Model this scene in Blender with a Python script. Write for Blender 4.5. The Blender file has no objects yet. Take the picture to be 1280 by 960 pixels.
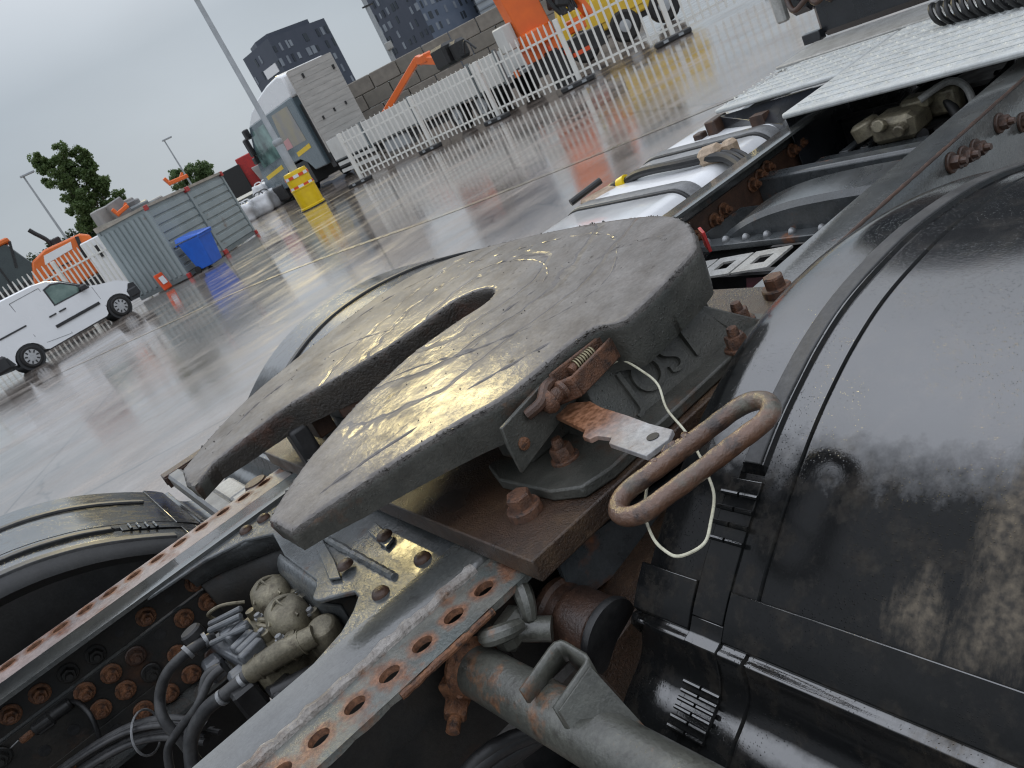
import bpy, bmesh, math, random
from math import pi, sin, cos, radians, sqrt, atan2
from mathutils import Vector, Matrix, noise as mnoise
random.seed(7)
scene = bpy.context.scene
COL = scene.collection
V = Vector

# ------------------------------------------------------------------ camera
cam_d = bpy.data.cameras.new('camera'); cam = bpy.data.objects.new('camera', cam_d); COL.objects.link(cam)
AX = V((0.71249633, -0.55205479, -0.43311024)); AY = V((0.54857841, 0.05339355, 0.83439251)); AZ = V((-0.43750509, -0.83209653, 0.34088805))
mw = Matrix((AX, AY, AZ)).transposed().to_4x4(); mw.translation = V((0, 0, 1.68))
cam.matrix_world = mw
cam_d.sensor_width = 36; cam_d.lens = 28.68; cam_d.clip_start = 0.02; cam_d.clip_end = 3000
cam_d.dof.use_dof = True; cam_d.dof.focus_distance = 1.35; cam_d.dof.aperture_fstop = 20
scene.camera = cam

# ------------------------------------------------------------------ world, sun, exposure
SUN_EL, SUN_AZ = radians(25), radians(71)
w = bpy.data.worlds.new('World'); scene.world = w; w.use_nodes = True
nt = w.node_tree; nt.nodes.clear()
out = nt.nodes.new('ShaderNodeOutputWorld'); bg = nt.nodes.new('ShaderNodeBackground')
sky = nt.nodes.new('ShaderNodeTexSky'); sky.sky_type = 'NISHITA'; sky.sun_disc = False
sky.sun_elevation = SUN_EL; sky.sun_rotation = pi / 2 - SUN_AZ; sky.air_density = 1.0; sky.dust_density = 3.0
hs = nt.nodes.new('ShaderNodeHueSaturation'); hs.inputs['Saturation'].default_value = 0.25
nt.links.new(sky.outputs[0], hs.inputs['Color'])
tc = nt.nodes.new('ShaderNodeTexCoord'); sep = nt.nodes.new('ShaderNodeSeparateXYZ')
nt.links.new(tc.outputs['Generated'], sep.inputs[0])
ramp = nt.nodes.new('ShaderNodeValToRGB')
ramp.color_ramp.elements[0].position = 0.0; ramp.color_ramp.elements[0].color = (3.7, 4.15, 4.5, 1)
ramp.color_ramp.elements[1].position = 1.0; ramp.color_ramp.elements[1].color = (13.6, 14.4, 16.2, 1)
e = ramp.color_ramp.elements.new(0.17); e.color = (3.0, 3.55, 4.1, 1)
e = ramp.color_ramp.elements.new(0.5); e.color = (8.2, 8.7, 9.5, 1)
nt.links.new(sep.outputs['Z'], ramp.inputs[0])
cn = nt.nodes.new('ShaderNodeTexNoise'); cn.inputs['Scale'].default_value = 2.2; cn.inputs['Detail'].default_value = 5
mp = nt.nodes.new('ShaderNodeMapping'); mp.inputs['Scale'].default_value = (1, 1, 2.5)
nt.links.new(tc.outputs['Generated'], mp.inputs[0]); nt.links.new(mp.outputs[0], cn.inputs['Vector'])
cr = nt.nodes.new('ShaderNodeMapRange'); cr.inputs['From Min'].default_value = .3; cr.inputs['From Max'].default_value = .7
cr.inputs['To Min'].default_value = .9; cr.inputs['To Max'].default_value = 1.08
nt.links.new(cn.outputs[0], cr.inputs[0])
vm = nt.nodes.new('ShaderNodeVectorMath'); vm.operation = 'SCALE'
nt.links.new(ramp.outputs[0], vm.inputs[0]); nt.links.new(cr.outputs[0], vm.inputs['Scale'])
mx = nt.nodes.new('ShaderNodeMix'); mx.data_type = 'RGBA'; mx.inputs[0].default_value = 0.97
nt.links.new(hs.outputs[0], mx.inputs[6]); nt.links.new(vm.outputs[0], mx.inputs[7])
nt.links.new(mx.outputs[2], bg.inputs[0]); bg.inputs[1].default_value = 0.1
nt.links.new(bg.outputs[0], out.inputs[0])
sd = bpy.data.lights.new('sun', 'SUN'); so = bpy.data.objects.new('sun', sd); COL.objects.link(so)
sd.energy = 0.5; sd.angle = radians(10); sd.color = (1.0, 0.80, 0.34)
sdir = V((cos(SUN_EL) * cos(SUN_AZ), cos(SUN_EL) * sin(SUN_AZ), sin(SUN_EL)))
so.rotation_euler = sdir.to_track_quat('Z', 'Y').to_euler()
scene.view_settings.view_transform = 'Standard'; scene.view_settings.look = 'None'
scene.view_settings.exposure = 0.2; scene.view_settings.gamma = 1.0
scene.view_settings.use_curve_mapping = False
scene.cycles.max_bounces = 6; scene.cycles.diffuse_bounces = 2; scene.cycles.glossy_bounces = 4
scene.cycles.use_denoising = True; scene.cycles.denoiser = 'OPENIMAGEDENOISE'
scene.cycles.denoising_prefilter = 'ACCURATE'; scene.cycles.denoising_input_passes = 'RGB_ALBEDO_NORMAL'
scene.cycles.filter_width = 1.1; scene.cycles.sample_clamp_indirect = 4.0; scene.cycles.blur_glossy = .5

# ------------------------------------------------------------------ materials
def _ramp(n, a, b, ca=(0, 0, 0, 1), cb=(1, 1, 1, 1)):
    r = n.new('ShaderNodeValToRGB'); r.color_ramp.elements[0].position = a; r.color_ramp.elements[1].position = b
    r.color_ramp.elements[0].color = ca; r.color_ramp.elements[1].color = cb
    return r
def c4(c): return (c[0], c[1], c[2], 1)
def mk(name, c1, c2=None, scale=6, rough=.5, rough2=None, metal=0., bump=0., bscale=60, bdist=.002,
       rust=None, spots=None, drops=0., dscale=110, coat=0., crough=.06, spec=.5, streak=None, wet=None, ior=1.5, flatwet=None, grit=.35, gscale=150, holes=None, patchcoat=None):
    """rust/spots: (colour, low, high, scale) patches; drops: rain beads in the relief; wet: (low, high, scale) pools of low roughness"""
    m = bpy.data.materials.new(name); m.use_nodes = True
    t = m.node_tree; n = t.nodes; L = t.links
    b = n['Principled BSDF']; c2 = c2 or c1
    tcx = n.new('ShaderNodeTexCoord'); vec = tcx.outputs['Object']
    if streak:
        mpp = n.new('ShaderNodeMapping'); mpp.inputs['Scale'].default_value = streak
        L.new(vec, mpp.inputs[0]); svec = mpp.outputs[0]
    else: svec = vec
    def nz(s, d=4, v=vec, off=0, rgh=.55):
        q = n.new('ShaderNodeTexNoise'); q.inputs['Scale'].default_value = s; q.inputs['Detail'].default_value = d
        q.inputs['Roughness'].default_value = rgh
        if off:
            a = n.new('ShaderNodeVectorMath'); a.inputs[1].default_value = (off, off * 1.7, off * .6)
            L.new(v, a.inputs[0]); L.new(a.outputs[0], q.inputs['Vector'])
        else: L.new(v, q.inputs['Vector'])
        return q.outputs[0]
    def mix(f, a, bb):
        q = n.new('ShaderNodeMix'); q.data_type = 'RGBA'
        L.new(f, q.inputs[0])
        for s, x in ((6, a), (7, bb)):
            if isinstance(x, tuple): q.inputs[s].default_value = c4(x)
            else: L.new(x, q.inputs[s])
        return q.outputs[2]
    r0 = _ramp(n, .35, .65); L.new(nz(scale, 5, svec), r0.inputs[0])
    col = mix(r0.outputs[0], c1, c2)
    fac = r0.outputs[0]
    rr = n.new('ShaderNodeMapRange'); rr.inputs['To Min'].default_value = rough
    rr.inputs['To Max'].default_value = rough2 if rough2 is not None else rough
    L.new(fac, rr.inputs[0]); rv = rr.outputs[0]
    metv = None
    for k, p in enumerate([x for x in (rust, spots) if x]):
        cc, lo, hi, sc = p
        r1 = _ramp(n, lo, hi); L.new(nz(sc, 7, vec, 3.1 + 5 * k, .62), r1.inputs[0])
        dk = (cc[0] * .45, cc[1] * .4, cc[2] * .4)
        r2 = _ramp(n, .35, .7); L.new(nz(sc * 5, 4, vec, 9), r2.inputs[0])
        cm = mix(r2.outputs[0], dk, tuple(cc))
        col = mix(r1.outputs[0], col, cm)
        q = n.new('ShaderNodeMix'); L.new(r1.outputs[0], q.inputs[0]); L.new(rv, q.inputs[2]); q.inputs[3].default_value = .62 if k == 0 else .5
        rv = q.outputs[0]
    if holes:   # rust rings round punched holes
        hx, pitch, hy, hr = holes
        s3 = n.new('ShaderNodeSeparateXYZ'); L.new(vec, s3.inputs[0])
        def mth(op, a, bb=None, cc=None):
            q = n.new('ShaderNodeMath'); q.operation = op
            for i_, x_ in enumerate((a, bb, cc)):
                if x_ is None: continue
                if isinstance(x_, (int, float)): q.inputs[i_].default_value = x_
                else: L.new(x_, q.inputs[i_])
            return q.outputs[0]
        fx = mth('WRAP', mth('SUBTRACT', s3.outputs['X'], hx), pitch / 2, -pitch / 2); fy = mth('SUBTRACT', s3.outputs['Y'], hy)
        dd = mth('SQRT', mth('ADD', mth('MULTIPLY', fx, fx), mth('MULTIPLY', fy, fy)))
        dd = mth('MULTIPLY_ADD', nz(40, 6, vec, 31, .65), .030, dd)
        r1 = _ramp(n, .036, .046, (1, 1, 1, 1), (0, 0, 0, 1)); L.new(dd, r1.inputs[0])
        r2 = _ramp(n, .3, .7); L.new(nz(110, 4, vec, 9), r2.inputs[0])
        col = mix(r1.outputs[0], col, mix(r2.outputs[0], (.10, .045, .025), (.36, .17, .09)))
        q = n.new('ShaderNodeMix'); L.new(r1.outputs[0], q.inputs[0]); L.new(rv, q.inputs[2]); q.inputs[3].default_value = .65; rv = q.outputs[0]
    if grit:    # fine grime and grain
        g1 = _ramp(n, .30, .72, (1 - grit, 1 - grit, 1 - grit, 1), (1 + grit * .35, 1 + grit * .35, 1 + grit * .33, 1)); L.new(nz(gscale, 5, vec, 41, .7), g1.inputs[0])
        g2 = _ramp(n, .32, .6, (1 - grit * .8, 1 - grit * .85, 1 - grit * .9, 1), (1, 1, 1, 1)); L.new(nz(gscale * .13, 6, vec, 47, .7), g2.inputs[0])
        for gg in (g1, g2):
            q = n.new('ShaderNodeMix'); q.data_type = 'RGBA'; q.blend_type = 'MULTIPLY'; q.inputs[0].default_value = 1
            L.new(col, q.inputs[6]); L.new(gg.outputs[0], q.inputs[7]); col = q.outputs[2]
    if wet:
        r1 = _ramp(n, wet[0], wet[1]); L.new(nz(wet[2], 4, vec, 21), r1.inputs[0])
        q = n.new('ShaderNodeMix'); L.new(r1.outputs[0], q.inputs[0]); L.new(rv, q.inputs[2]); q.inputs[3].default_value = .07
        rv = q.outputs[0]
    L.new(col, b.inputs['Base Color']); L.new(rv, b.inputs['Roughness'])
    b.inputs['Metallic'].default_value = metal
    b.inputs['Specular IOR Level'].default_value = spec; b.inputs['Coat IOR'].default_value = ior
    b.inputs['Coat Weight'].default_value = coat; b.inputs['Coat Roughness'].default_value = crough
    if patchcoat:
        pr_ = _ramp(n, patchcoat[0], patchcoat[1], (patchcoat[3],) * 3 + (1,), (patchcoat[4],) * 3 + (1,)); L.new(nz(patchcoat[2], 8, vec, 23, .7), pr_.inputs[0]); L.new(pr_.outputs[0], b.inputs['Coat Weight'])
    if flatwet:   # the water film stays where the surface lies flat and runs off where it is steep
        ge = n.new('ShaderNodeNewGeometry'); sp_ = n.new('ShaderNodeSeparateXYZ'); L.new(ge.outputs['Normal'], sp_.inputs[0])
        ad = n.new('ShaderNodeMath'); ad.operation = 'MULTIPLY_ADD'; L.new(nz(42, 8, vec, 17, .7), ad.inputs[0]); ad.inputs[1].default_value = .055; L.new(sp_.outputs['Z'], ad.inputs[2])
        mr = n.new('ShaderNodeMapRange'); mr.inputs['From Min'].default_value = flatwet[0] + .028; mr.inputs['From Max'].default_value = flatwet[1] + .028
        mr.inputs['To Max'].default_value = coat; L.new(ad.outputs[0], mr.inputs[0]); L.new(mr.outputs[0], b.inputs['Coat Weight'])
    nrm = None
    if bump:
        bp = n.new('ShaderNodeBump'); bp.inputs['Strength'].default_value = bump; bp.inputs['Distance'].default_value = bdist
        L.new(nz(bscale, 6, svec, 0, .6), bp.inputs['Height']); nrm = bp.outputs[0]
    if drops:
        vo = n.new('ShaderNodeTexVoronoi'); vo.inputs['Scale'].default_value = dscale
        L.new(vec, vo.inputs['Vector'])
        rd = _ramp(n, .0, .42, (1, 1, 1, 1), (0, 0, 0, 1)); L.new(vo.outputs['Distance'], rd.inputs[0])
        # only some cells carry a bead, in patches
        sp = n.new('ShaderNodeSeparateColor'); L.new(vo.outputs['Color'], sp.inputs[0])
        r3 = _ramp(n, .74, .88); L.new(sp.outputs[0], r3.inputs[0])
        r4 = _ramp(n, .42, .6); L.new(nz(7, 4, vec, 13), r4.inputs[0])
        mm = n.new('ShaderNodeMath'); mm.operation = 'MULTIPLY'; L.new(rd.outputs[0], mm.inputs[0]); L.new(r3.outputs[0], mm.inputs[1])
        m2 = n.new('ShaderNodeMath'); m2.operation = 'MULTIPLY'; L.new(mm.outputs[0], m2.inputs[0]); L.new(r4.outputs[0], m2.inputs[1])
        bp2 = n.new('ShaderNodeBump'); bp2.inputs['Strength'].default_value = drops; bp2.inputs['Distance'].default_value = .002
        L.new(m2.outputs[0], bp2.inputs['Height'])
        if nrm: L.new(nrm, bp2.inputs['Normal'])
        nrm = bp2.outputs[0]
    if nrm:
        L.new(nrm, b.inputs['Normal'])
        if coat: L.new(nrm, b.inputs['Coat Normal'])
    m['_n'] = 0
    return m

RUST = (.30, .115, .045)
M = {}
M['frame'] = mk('chassis_paint', (.055, .062, .066), (.085, .093, .098), 9, .22, .38, bump=.25, bscale=180, rust=(RUST, .60, .72, 9), coat=.5, drops=.5)
M['rail'] = mk('rail_paint', (.07, .076, .077), (.108, .112, .106), 5, .16, .3, bump=.2, bscale=90, rust=(RUST, .66, .76, 7), spots=((.05, .052, .05), .60, .75, 18), coat=1., ior=1.6)
M['pinkrust'] = mk('weathered_angle_paint', (.42, .33, .30), (.29, .27, .255), 7, .5, .3, bump=.6, bscale=160, bdist=.003, rust=((.30, .13, .07), .54, .68, 11), coat=.35, streak=(.35, 1, 1), holes=(-.658, .0642, .572, .012))
M['anglerust'] = mk('rusty_grey_angle', (.11, .125, .118), (.19, .185, .16), 11, .32, .45, bump=.7, bscale=190, bdist=.003, rust=((.33, .15, .07), .50, .62, 12), coat=.45, holes=(-.648, .0634, -.549, .02))
M['darkweb'] = mk('grimy_web_paint', (.014, .015, .015), (.028, .024, .019), 12, .45, .65, bump=.4, bscale=140, rust=((.10, .045, .02), .56, .72, 9))
M['rust'] = mk('rust_brown', (.10, .048, .028), (.21, .092, .045), 45, .45, .7, bump=1., bscale=300, bdist=.003, spots=((.04, .025, .02), .52, .68, 70), coat=.3)
M['rustbright'] = mk('rust_orange', (.13, .052, .023), (.27, .118, .052), 45, .5, .7, bump=.9, bscale=260, bdist=.003, spots=((.07, .036, .022), .50, .66, 60), coat=.2)
M['rustplate'] = mk('brown_rust_plate', (.034, .021, .015), (.085, .045, .025), 7, .2, .42, bump=.9, bscale=240, bdist=.003, spots=((.135, .078, .036), .46, .64, 7), coat=.3, drops=.6, dscale=240, grit=.5)
M['rustdark'] = mk('dark_rust', (.045, .025, .018), (.10, .05, .03), 18, .4, .6, bump=.7, bscale=200, spots=((.17, .075, .035), .58, .72, 20), coat=.2)
M['castdark'] = mk('cast_grey_green', (.056, .058, .05), (.088, .086, .073), 14, .42, .6, bump=.7, bscale=260, rust=((.17, .075, .03), .60, .74, 9), coat=.3, drops=.7, dscale=190)
M['steelwet'] = mk('wet_painted_steel', (.13, .14, .145), (.085, .093, .095), 10, .2, .4, bump=.8, bscale=60, bdist=.003, rust=((.14, .07, .035), .62, .74, 14), patchcoat=(.42, .6, 22, .05, .5))
M['pipe'] = mk('olive_grey_pipe_paint', (.115, .116, .098), (.075, .077, .066), 10, .3, .45, bump=.5, bscale=150, rust=((.30, .14, .06), .57, .68, 15), spots=((.06, .058, .045), .58, .72, 34), coat=.5, drops=.4)
M['weld'] = mk('weld_bead', (.50, .47, .44), (.24, .205, .175), 26, .4, .6, bump=1., bscale=160, bdist=.006, spots=((.30, .16, .08), .5, .62, 12), coat=.2)
FP_ = dict(rough=.14, rough2=.24, bump=.14, bscale=260, bdist=.001, drops=.35, dscale=480, coat=1.0, crough=.06, spec=.14, ior=2.25, flatwet=(.852, .897), grit=.2, spots=((.052, .047, .038), .50, .80, 26))
M['plastic'] = mk('black_fender_plastic', (.0085, .009, .0095), (.012, .0125, .0125), 4, **FP_)
M['plasticgrey'] = mk('worn_grey_plastic', (.055, .056, .058), (.085, .085, .085), 12, .4, .55, bump=.4, bscale=130)
M['rubber'] = mk('tyre_rubber', (.012, .012, .012), (.022, .021, .02), 20, .55, .75, bump=.4, bscale=90)
M['blackpart'] = mk('black_parts', (.014, .014, .015), (.03, .03, .03), 15, .35, .55, bump=.3, bscale=100)
M['hose'] = mk('black_hose', (.03, .031, .033), (.06, .06, .06), 30, .38, .5, bump=.2, bscale=160)
M['cast'] = mk('dirty_cast_alloy', (.27, .24, .165), (.16, .142, .10), 22, .42, .58, metal=.45, bump=.6, bscale=240, spots=((.10, .08, .05), .55, .72, 30), coat=.2)
M['alu'] = mk('grey_alloy', (.34, .35, .36), (.22, .225, .23), 20, .35, .5, metal=.4, bump=.3, bscale=160)
M['greyplastic'] = mk('slate_connector_plastic', (.12, .13, .14), (.075, .08, .088), 25, .3, .45, bump=.3, bscale=160, coat=.4)
M['hubcap'] = mk('silver_hubcap', (.55, .56, .57), (.46, .47, .48), 10, .3, .4, coat=.3)
M['whitetank'] = mk('wet_white_tank', (.80, .81, .82), (.72, .73, .74), 5, .12, .25, bump=.1, bscale=60, spots=((.35, .27, .2), .70, .82, 6), coat=.5, grit=.06)
M['strap'] = mk('grey_strap', (.17, .175, .18), (.24, .245, .25), 12, .3, .45, bump=.2, bscale=120)
M['deck'] = mk('white_tread_plate', (.64, .66, .645), (.54, .56, .55), 9, .5, .6, bump=.3, bscale=90, spots=((.30, .29, .26), .62, .80, 14), spec=.3, grit=.15)
M['navy'] = mk('dark_navy_paint', (.018, .021, .027), (.028, .031, .037), 5, .2, .35, bump=.1, bscale=40, coat=.4)
M['beige'] = mk('grey_white_panel', (.50, .50, .48), (.42, .42, .40), 6, .4, .5)
M['wire'] = mk('cream_wire', (.66, .64, .50), (.55, .53, .40), 30, .35)
M['spring'] = mk('bare_spring_steel', (.42, .38, .24), (.30, .26, .17), 60, .3, .4, metal=.8)
M['yellow'] = mk('yellow_plastic', (.80, .56, .01), (.72, .48, .01), 6, .3, grit=0)
M['red'] = mk('red_paint', (.55, .035, .03), (.42, .03, .03), 6, .4)
M['sticker'] = mk('maroon_sticker', (.10, .015, .025), None, 6, .4)
M['white'] = mk('white_paint', (.80, .80, .80), (.76, .77, .77), 5, .3, coat=.3, grit=0)
M['tan'] = mk('tan_resin', (.55, .42, .30), (.45, .34, .24), 30, .5)

# wet greased top of the coupling: relief of rings and smears
def grease():
    m = mk('wet_grease', (.225, .21, .20), (.16, .149, .141), 7, .45, .58, bump=.32, bscale=55, bdist=.0026,
           spots=((.06, .05, .043), .64, .74, 30), coat=.4, crough=.10, ior=1.5, spec=.10, grit=.28, gscale=120, patchcoat=(.40, .66, 16, .06, .55))
    t = m.node_tree; n = t.nodes; L = t.links; b = n['Principled BSDF']
    tcx = n.new('ShaderNodeTexCoord')
    wn = n.new('ShaderNodeTexNoise'); wn.inputs['Scale'].default_value = 6.5; wn.inputs['Detail'].default_value = 3
    L.new(tcx.outputs['Object'], wn.inputs['Vector'])
    add = n.new('ShaderNodeVectorMath'); add.operation = 'MULTIPLY_ADD'
    L.new(wn.outputs['Color'], add.inputs[0]); add.inputs[1].default_value = (.16, .16, 0); L.new(tcx.outputs['Object'], add.inputs[2])
    sub = n.new('ShaderNodeVectorMath'); sub.operation = 'SUBTRACT'; L.new(add.outputs[0], sub.inputs[0]); sub.inputs[1].default_value = (-.06, .06, 0)
    scl = n.new('ShaderNodeVectorMath'); scl.operation = 'MULTIPLY'; L.new(sub.outputs[0], scl.inputs[0]); scl.inputs[1].default_value = (.8, 1, 0)
    ln = n.new('ShaderNodeVectorMath'); ln.operation = 'LENGTH'; L.new(scl.outputs[0], ln.inputs[0])
    r = n.new('ShaderNodeValToRGB'); el = r.color_ramp.elements
    el[0].position = 0; el[0].color = (1, 1, 1, 1); el[1].position = 1; el[1].color = (1, 1, 1, 1)
    for p, v in ((.135, 1), (.145, .35), (.152, .55), (.16, 1), (.25, 1), (.258, .2), (.266, .6), (.275, 1), (.36, 1), (.368, .45), (.377, 1)):
        e = el.new(p); e.color = (v, v, v, 1)
    L.new(ln.outputs[1], r.inputs[0])
    b2 = n.new('ShaderNodeBump'); b2.inputs['Strength'].default_value = .75; b2.inputs['Distance'].default_value = .005
    L.new(r.outputs[0], b2.inputs['Height'])
    old = b.inputs['Normal'].links[0].from_socket
    L.new(old, b2.inputs['Normal']); L.new(b2.outputs[0], b.inputs['Normal']); L.new(b2.outputs[0], b.inputs['Coat Normal'])
    return m
M['grease'] = grease()
M['slotwall'] = mk('brown_greased_wall', (.060, .048, .036), (.040, .034, .028), 14, .45, .6, bump=1., bscale=150, bdist=.004, rust=((.13, .05, .025), .54, .70, 7), coat=.35)
M['crust'] = mk('dark_grease_crust', (.045, .039, .033), (.10, .09, .078), 40, .5, .7, bump=1., bscale=260, bdist=.003, coat=.3)

# black plastic with a dried mud patch of its own shape
def muddy():
    m = mk('muddy_fender_plastic', (.0085, .009, .0095), (.012, .0125, .0125), 4, **dict(FP_, drops=.45, dscale=400))
    t = m.node_tree; n = t.nodes; L = t.links; b = n['Principled BSDF']
    tcx = n.new('ShaderNodeTexCoord')
    fac = None
    for c, s in (((-.435, -1.135, .985), (20, 26, 9)), ((-.42, -1.22, 1.0), (13, 17, 8)), ((-.33, -1.205, 1.06), (10, 32, 8)), ((-.50, -1.20, .93), (26, 13, 12))):
        sub = n.new('ShaderNodeVectorMath'); sub.operation = 'SUBTRACT'; L.new(tcx.outputs['Object'], sub.inputs[0]); sub.inputs[1].default_value = c
        mu = n.new('ShaderNodeVectorMath'); mu.operation = 'MULTIPLY'; L.new(sub.outputs[0], mu.inputs[0]); mu.inputs[1].default_value = s
        ln = n.new('ShaderNodeVectorMath'); ln.operation = 'LENGTH'; L.new(mu.outputs[0], ln.inputs[0])
        if fac is None: fac = ln.outputs[1]
        else:
            mi = n.new('ShaderNodeMath'); mi.operation = 'MINIMUM'; L.new(fac, mi.inputs[0]); L.new(ln.outputs[1], mi.inputs[1]); fac = mi.outputs[0]
    nn = n.new('ShaderNodeTexNoise'); nn.inputs['Scale'].default_value = 17; nn.inputs['Detail'].default_value = 10; nn.inputs['Roughness'].default_value = .72
    mst = n.new('ShaderNodeMapping'); mst.inputs['Scale'].default_value = (.55, 1.5, .55); L.new(tcx.outputs['Object'], mst.inputs[0]); L.new(mst.outputs[0], nn.inputs['Vector'])
    ad = n.new('ShaderNodeMath'); ad.operation = 'MULTIPLY_ADD'; L.new(nn.outputs[0], ad.inputs[0]); ad.inputs[1].default_value = 3.0; L.new(fac, ad.inputs[2])
    r = _ramp(n, .34, .50, (.9, .9, .9, 1), (0, 0, 0, 1))
    sc = n.new('ShaderNodeMath'); sc.operation = 'MULTIPLY'; L.new(ad.outputs[0], sc.inputs[0]); sc.inputs[1].default_value = .2
    L.new(sc.outputs[0], r.inputs[0])
    nd = n.new('ShaderNodeTexNoise'); nd.inputs['Scale'].default_value = 110; nd.inputs['Detail'].default_value = 8; L.new(tcx.outputs['Object'], nd.inputs['Vector'])
    rc = _ramp(n, .35, .7, (.03, .026, .021, 1), (.125, .102, .073, 1)); L.new(nd.outputs[0], rc.inputs[0])
    oc = b.inputs['Base Color'].links[0].from_socket; orr = b.inputs['Roughness'].links[0].from_socket
    q = n.new('ShaderNodeMix'); q.data_type = 'RGBA'; L.new(r.outputs[0], q.inputs[0]); L.new(oc, q.inputs[6]); L.new(rc.outputs[0], q.inputs[7]); L.new(q.outputs[2], b.inputs['Base Color'])
    q2 = n.new('ShaderNodeMix'); L.new(r.outputs[0], q2.inputs[0]); L.new(orr, q2.inputs[2]); q2.inputs[3].default_value = .42; L.new(q2.outputs[0], b.inputs['Roughness'])
    oc2 = b.inputs['Coat Weight'].links[0].from_socket
    q3 = n.new('ShaderNodeMix'); L.new(r.outputs[0], q3.inputs[0]); L.new(oc2, q3.inputs[2]); q3.inputs[3].default_value = .06
    L.new(q3.outputs[0], b.inputs['Coat Weight'])
    return m
M['muddy'] = muddy()

# wet concrete yard
def yard():
    m = bpy.data.materials.new('wet_yard_concrete'); m.use_nodes = True
    t = m.node_tree; n = t.nodes; L = t.links; b = n['Principled BSDF']
    tcx = n.new('ShaderNodeTexCoord')
    def nz(s, d=5, sc=(1, 1, 1), rgh=.55):
        mpp = n.new('ShaderNodeMapping'); mpp.inputs['Scale'].default_value = sc; L.new(tcx.outputs['Object'], mpp.inputs[0])
        q = n.new('ShaderNodeTexNoise'); q.inputs['Scale'].default_value = s; q.inputs['Detail'].default_value = d; q.inputs['Roughness'].default_value = rgh
        L.new(mpp.outputs[0], q.inputs['Vector']); return q.outputs[0]
    r = _ramp(n, .3, .7, (.17, .142, .122, 1), (.30, .252, .218, 1)); L.new(nz(.45, 8), r.inputs[0])
    rg = _ramp(n, .4, .75, (0, 0, 0, 1), (1, 1, 1, 1)); L.new(nz(40, 4), rg.inputs[0])
    q = n.new('ShaderNodeMix'); q.data_type = 'RGBA'; L.new(rg.outputs[0], q.inputs[0]); L.new(r.outputs[0], q.inputs[6]); q.inputs[7].default_value = (.33, .285, .25, 1)
    # slab joints and hairline cracks, patches of darker and lighter surface
    mpj = n.new('ShaderNodeMapping'); mpj.inputs['Rotation'].default_value = (0, 0, .42); L.new(tcx.outputs['Object'], mpj.inputs[0])
    sx = n.new('ShaderNodeSeparateXYZ'); L.new(mpj.outputs[0], sx.inputs[0]); colr = q.outputs[2]
    for ax, per in (('X', 4.6), ('Y', 7.5)):
        w1 = n.new('ShaderNodeMath'); w1.operation = 'PINGPONG'; L.new(sx.outputs[ax], w1.inputs[0]); w1.inputs[1].default_value = per / 2
        jr = _ramp(n, .012, .022, (.45, .45, .45, 1), (1, 1, 1, 1)); L.new(w1.outputs[0], jr.inputs[0])
        mj = n.new('ShaderNodeMix'); mj.data_type = 'RGBA'; mj.blend_type = 'MULTIPLY'; mj.inputs[0].default_value = 1; L.new(colr, mj.inputs[6]); L.new(jr.outputs[0], mj.inputs[7]); colr = mj.outputs[2]
    vo = n.new('ShaderNodeTexVoronoi'); vo.feature = 'DISTANCE_TO_EDGE'; vo.inputs['Scale'].default_value = .28
    wv = n.new('ShaderNodeTexNoise'); wv.inputs['Scale'].default_value = 1.3; wv.inputs['Detail'].default_value = 6; L.new(tcx.outputs['Object'], wv.inputs['Vector'])
    wa = n.new('ShaderNodeVectorMath'); wa.operation = 'ADD'; L.new(tcx.outputs['Object'], wa.inputs[0]); L.new(wv.outputs['Color'], wa.inputs[1]); L.new(wa.outputs[0], vo.inputs['Vector'])
    kr = _ramp(n, .002, .006, (.5, .5, .5, 1), (1, 1, 1, 1)); L.new(vo.outputs['Distance'], kr.inputs[0])
    pr = _ramp(n, .35, .62, (.66, .66, .66, 1), (1.1, 1.08, 1.06, 1)); L.new(nz(.9, 8, (1, 1.6, 1), .7), pr.inputs[0])
    for x_ in (kr, pr):
        mj = n.new('ShaderNodeMix'); mj.data_type = 'RGBA'; mj.blend_type = 'MULTIPLY'; mj.inputs[0].default_value = 1; L.new(colr, mj.inputs[6]); L.new(x_.outputs[0], mj.inputs[7]); colr = mj.outputs[2]
    L.new(colr, b.inputs['Base Color'])
    rr = _ramp(n, .36, .66, (.04, .04, .04, 1), (.26, .26, .26, 1)); L.new(nz(.55, 9, (1, 2.0, 1), .66), rr.inputs[0]); L.new(rr.outputs[0], b.inputs['Roughness'])
    bp = n.new('ShaderNodeBump'); bp.inputs['Strength'].default_value = .045; bp.inputs['Distance'].default_value = .02
    L.new(nz(14, 7, (1, 1, 1), .68), bp.inputs['Height']); L.new(bp.outputs[0], b.inputs['Normal'])
    b.inputs['Specular IOR Level'].default_value = .62
    cw = _ramp(n, .38, .66, (.85, .85, .85, 1), (.25, .25, .25, 1)); L.new(nz(.55, 9, (1, 2.0, 1), .66), cw.inputs[0]); L.new(cw.outputs[0], b.inputs['Coat Weight'])
    b.inputs['Coat Roughness'].default_value = .045; L.new(bp.outputs[0], b.inputs['Coat Normal'])
    return m
M['yard'] = yard()

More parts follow.
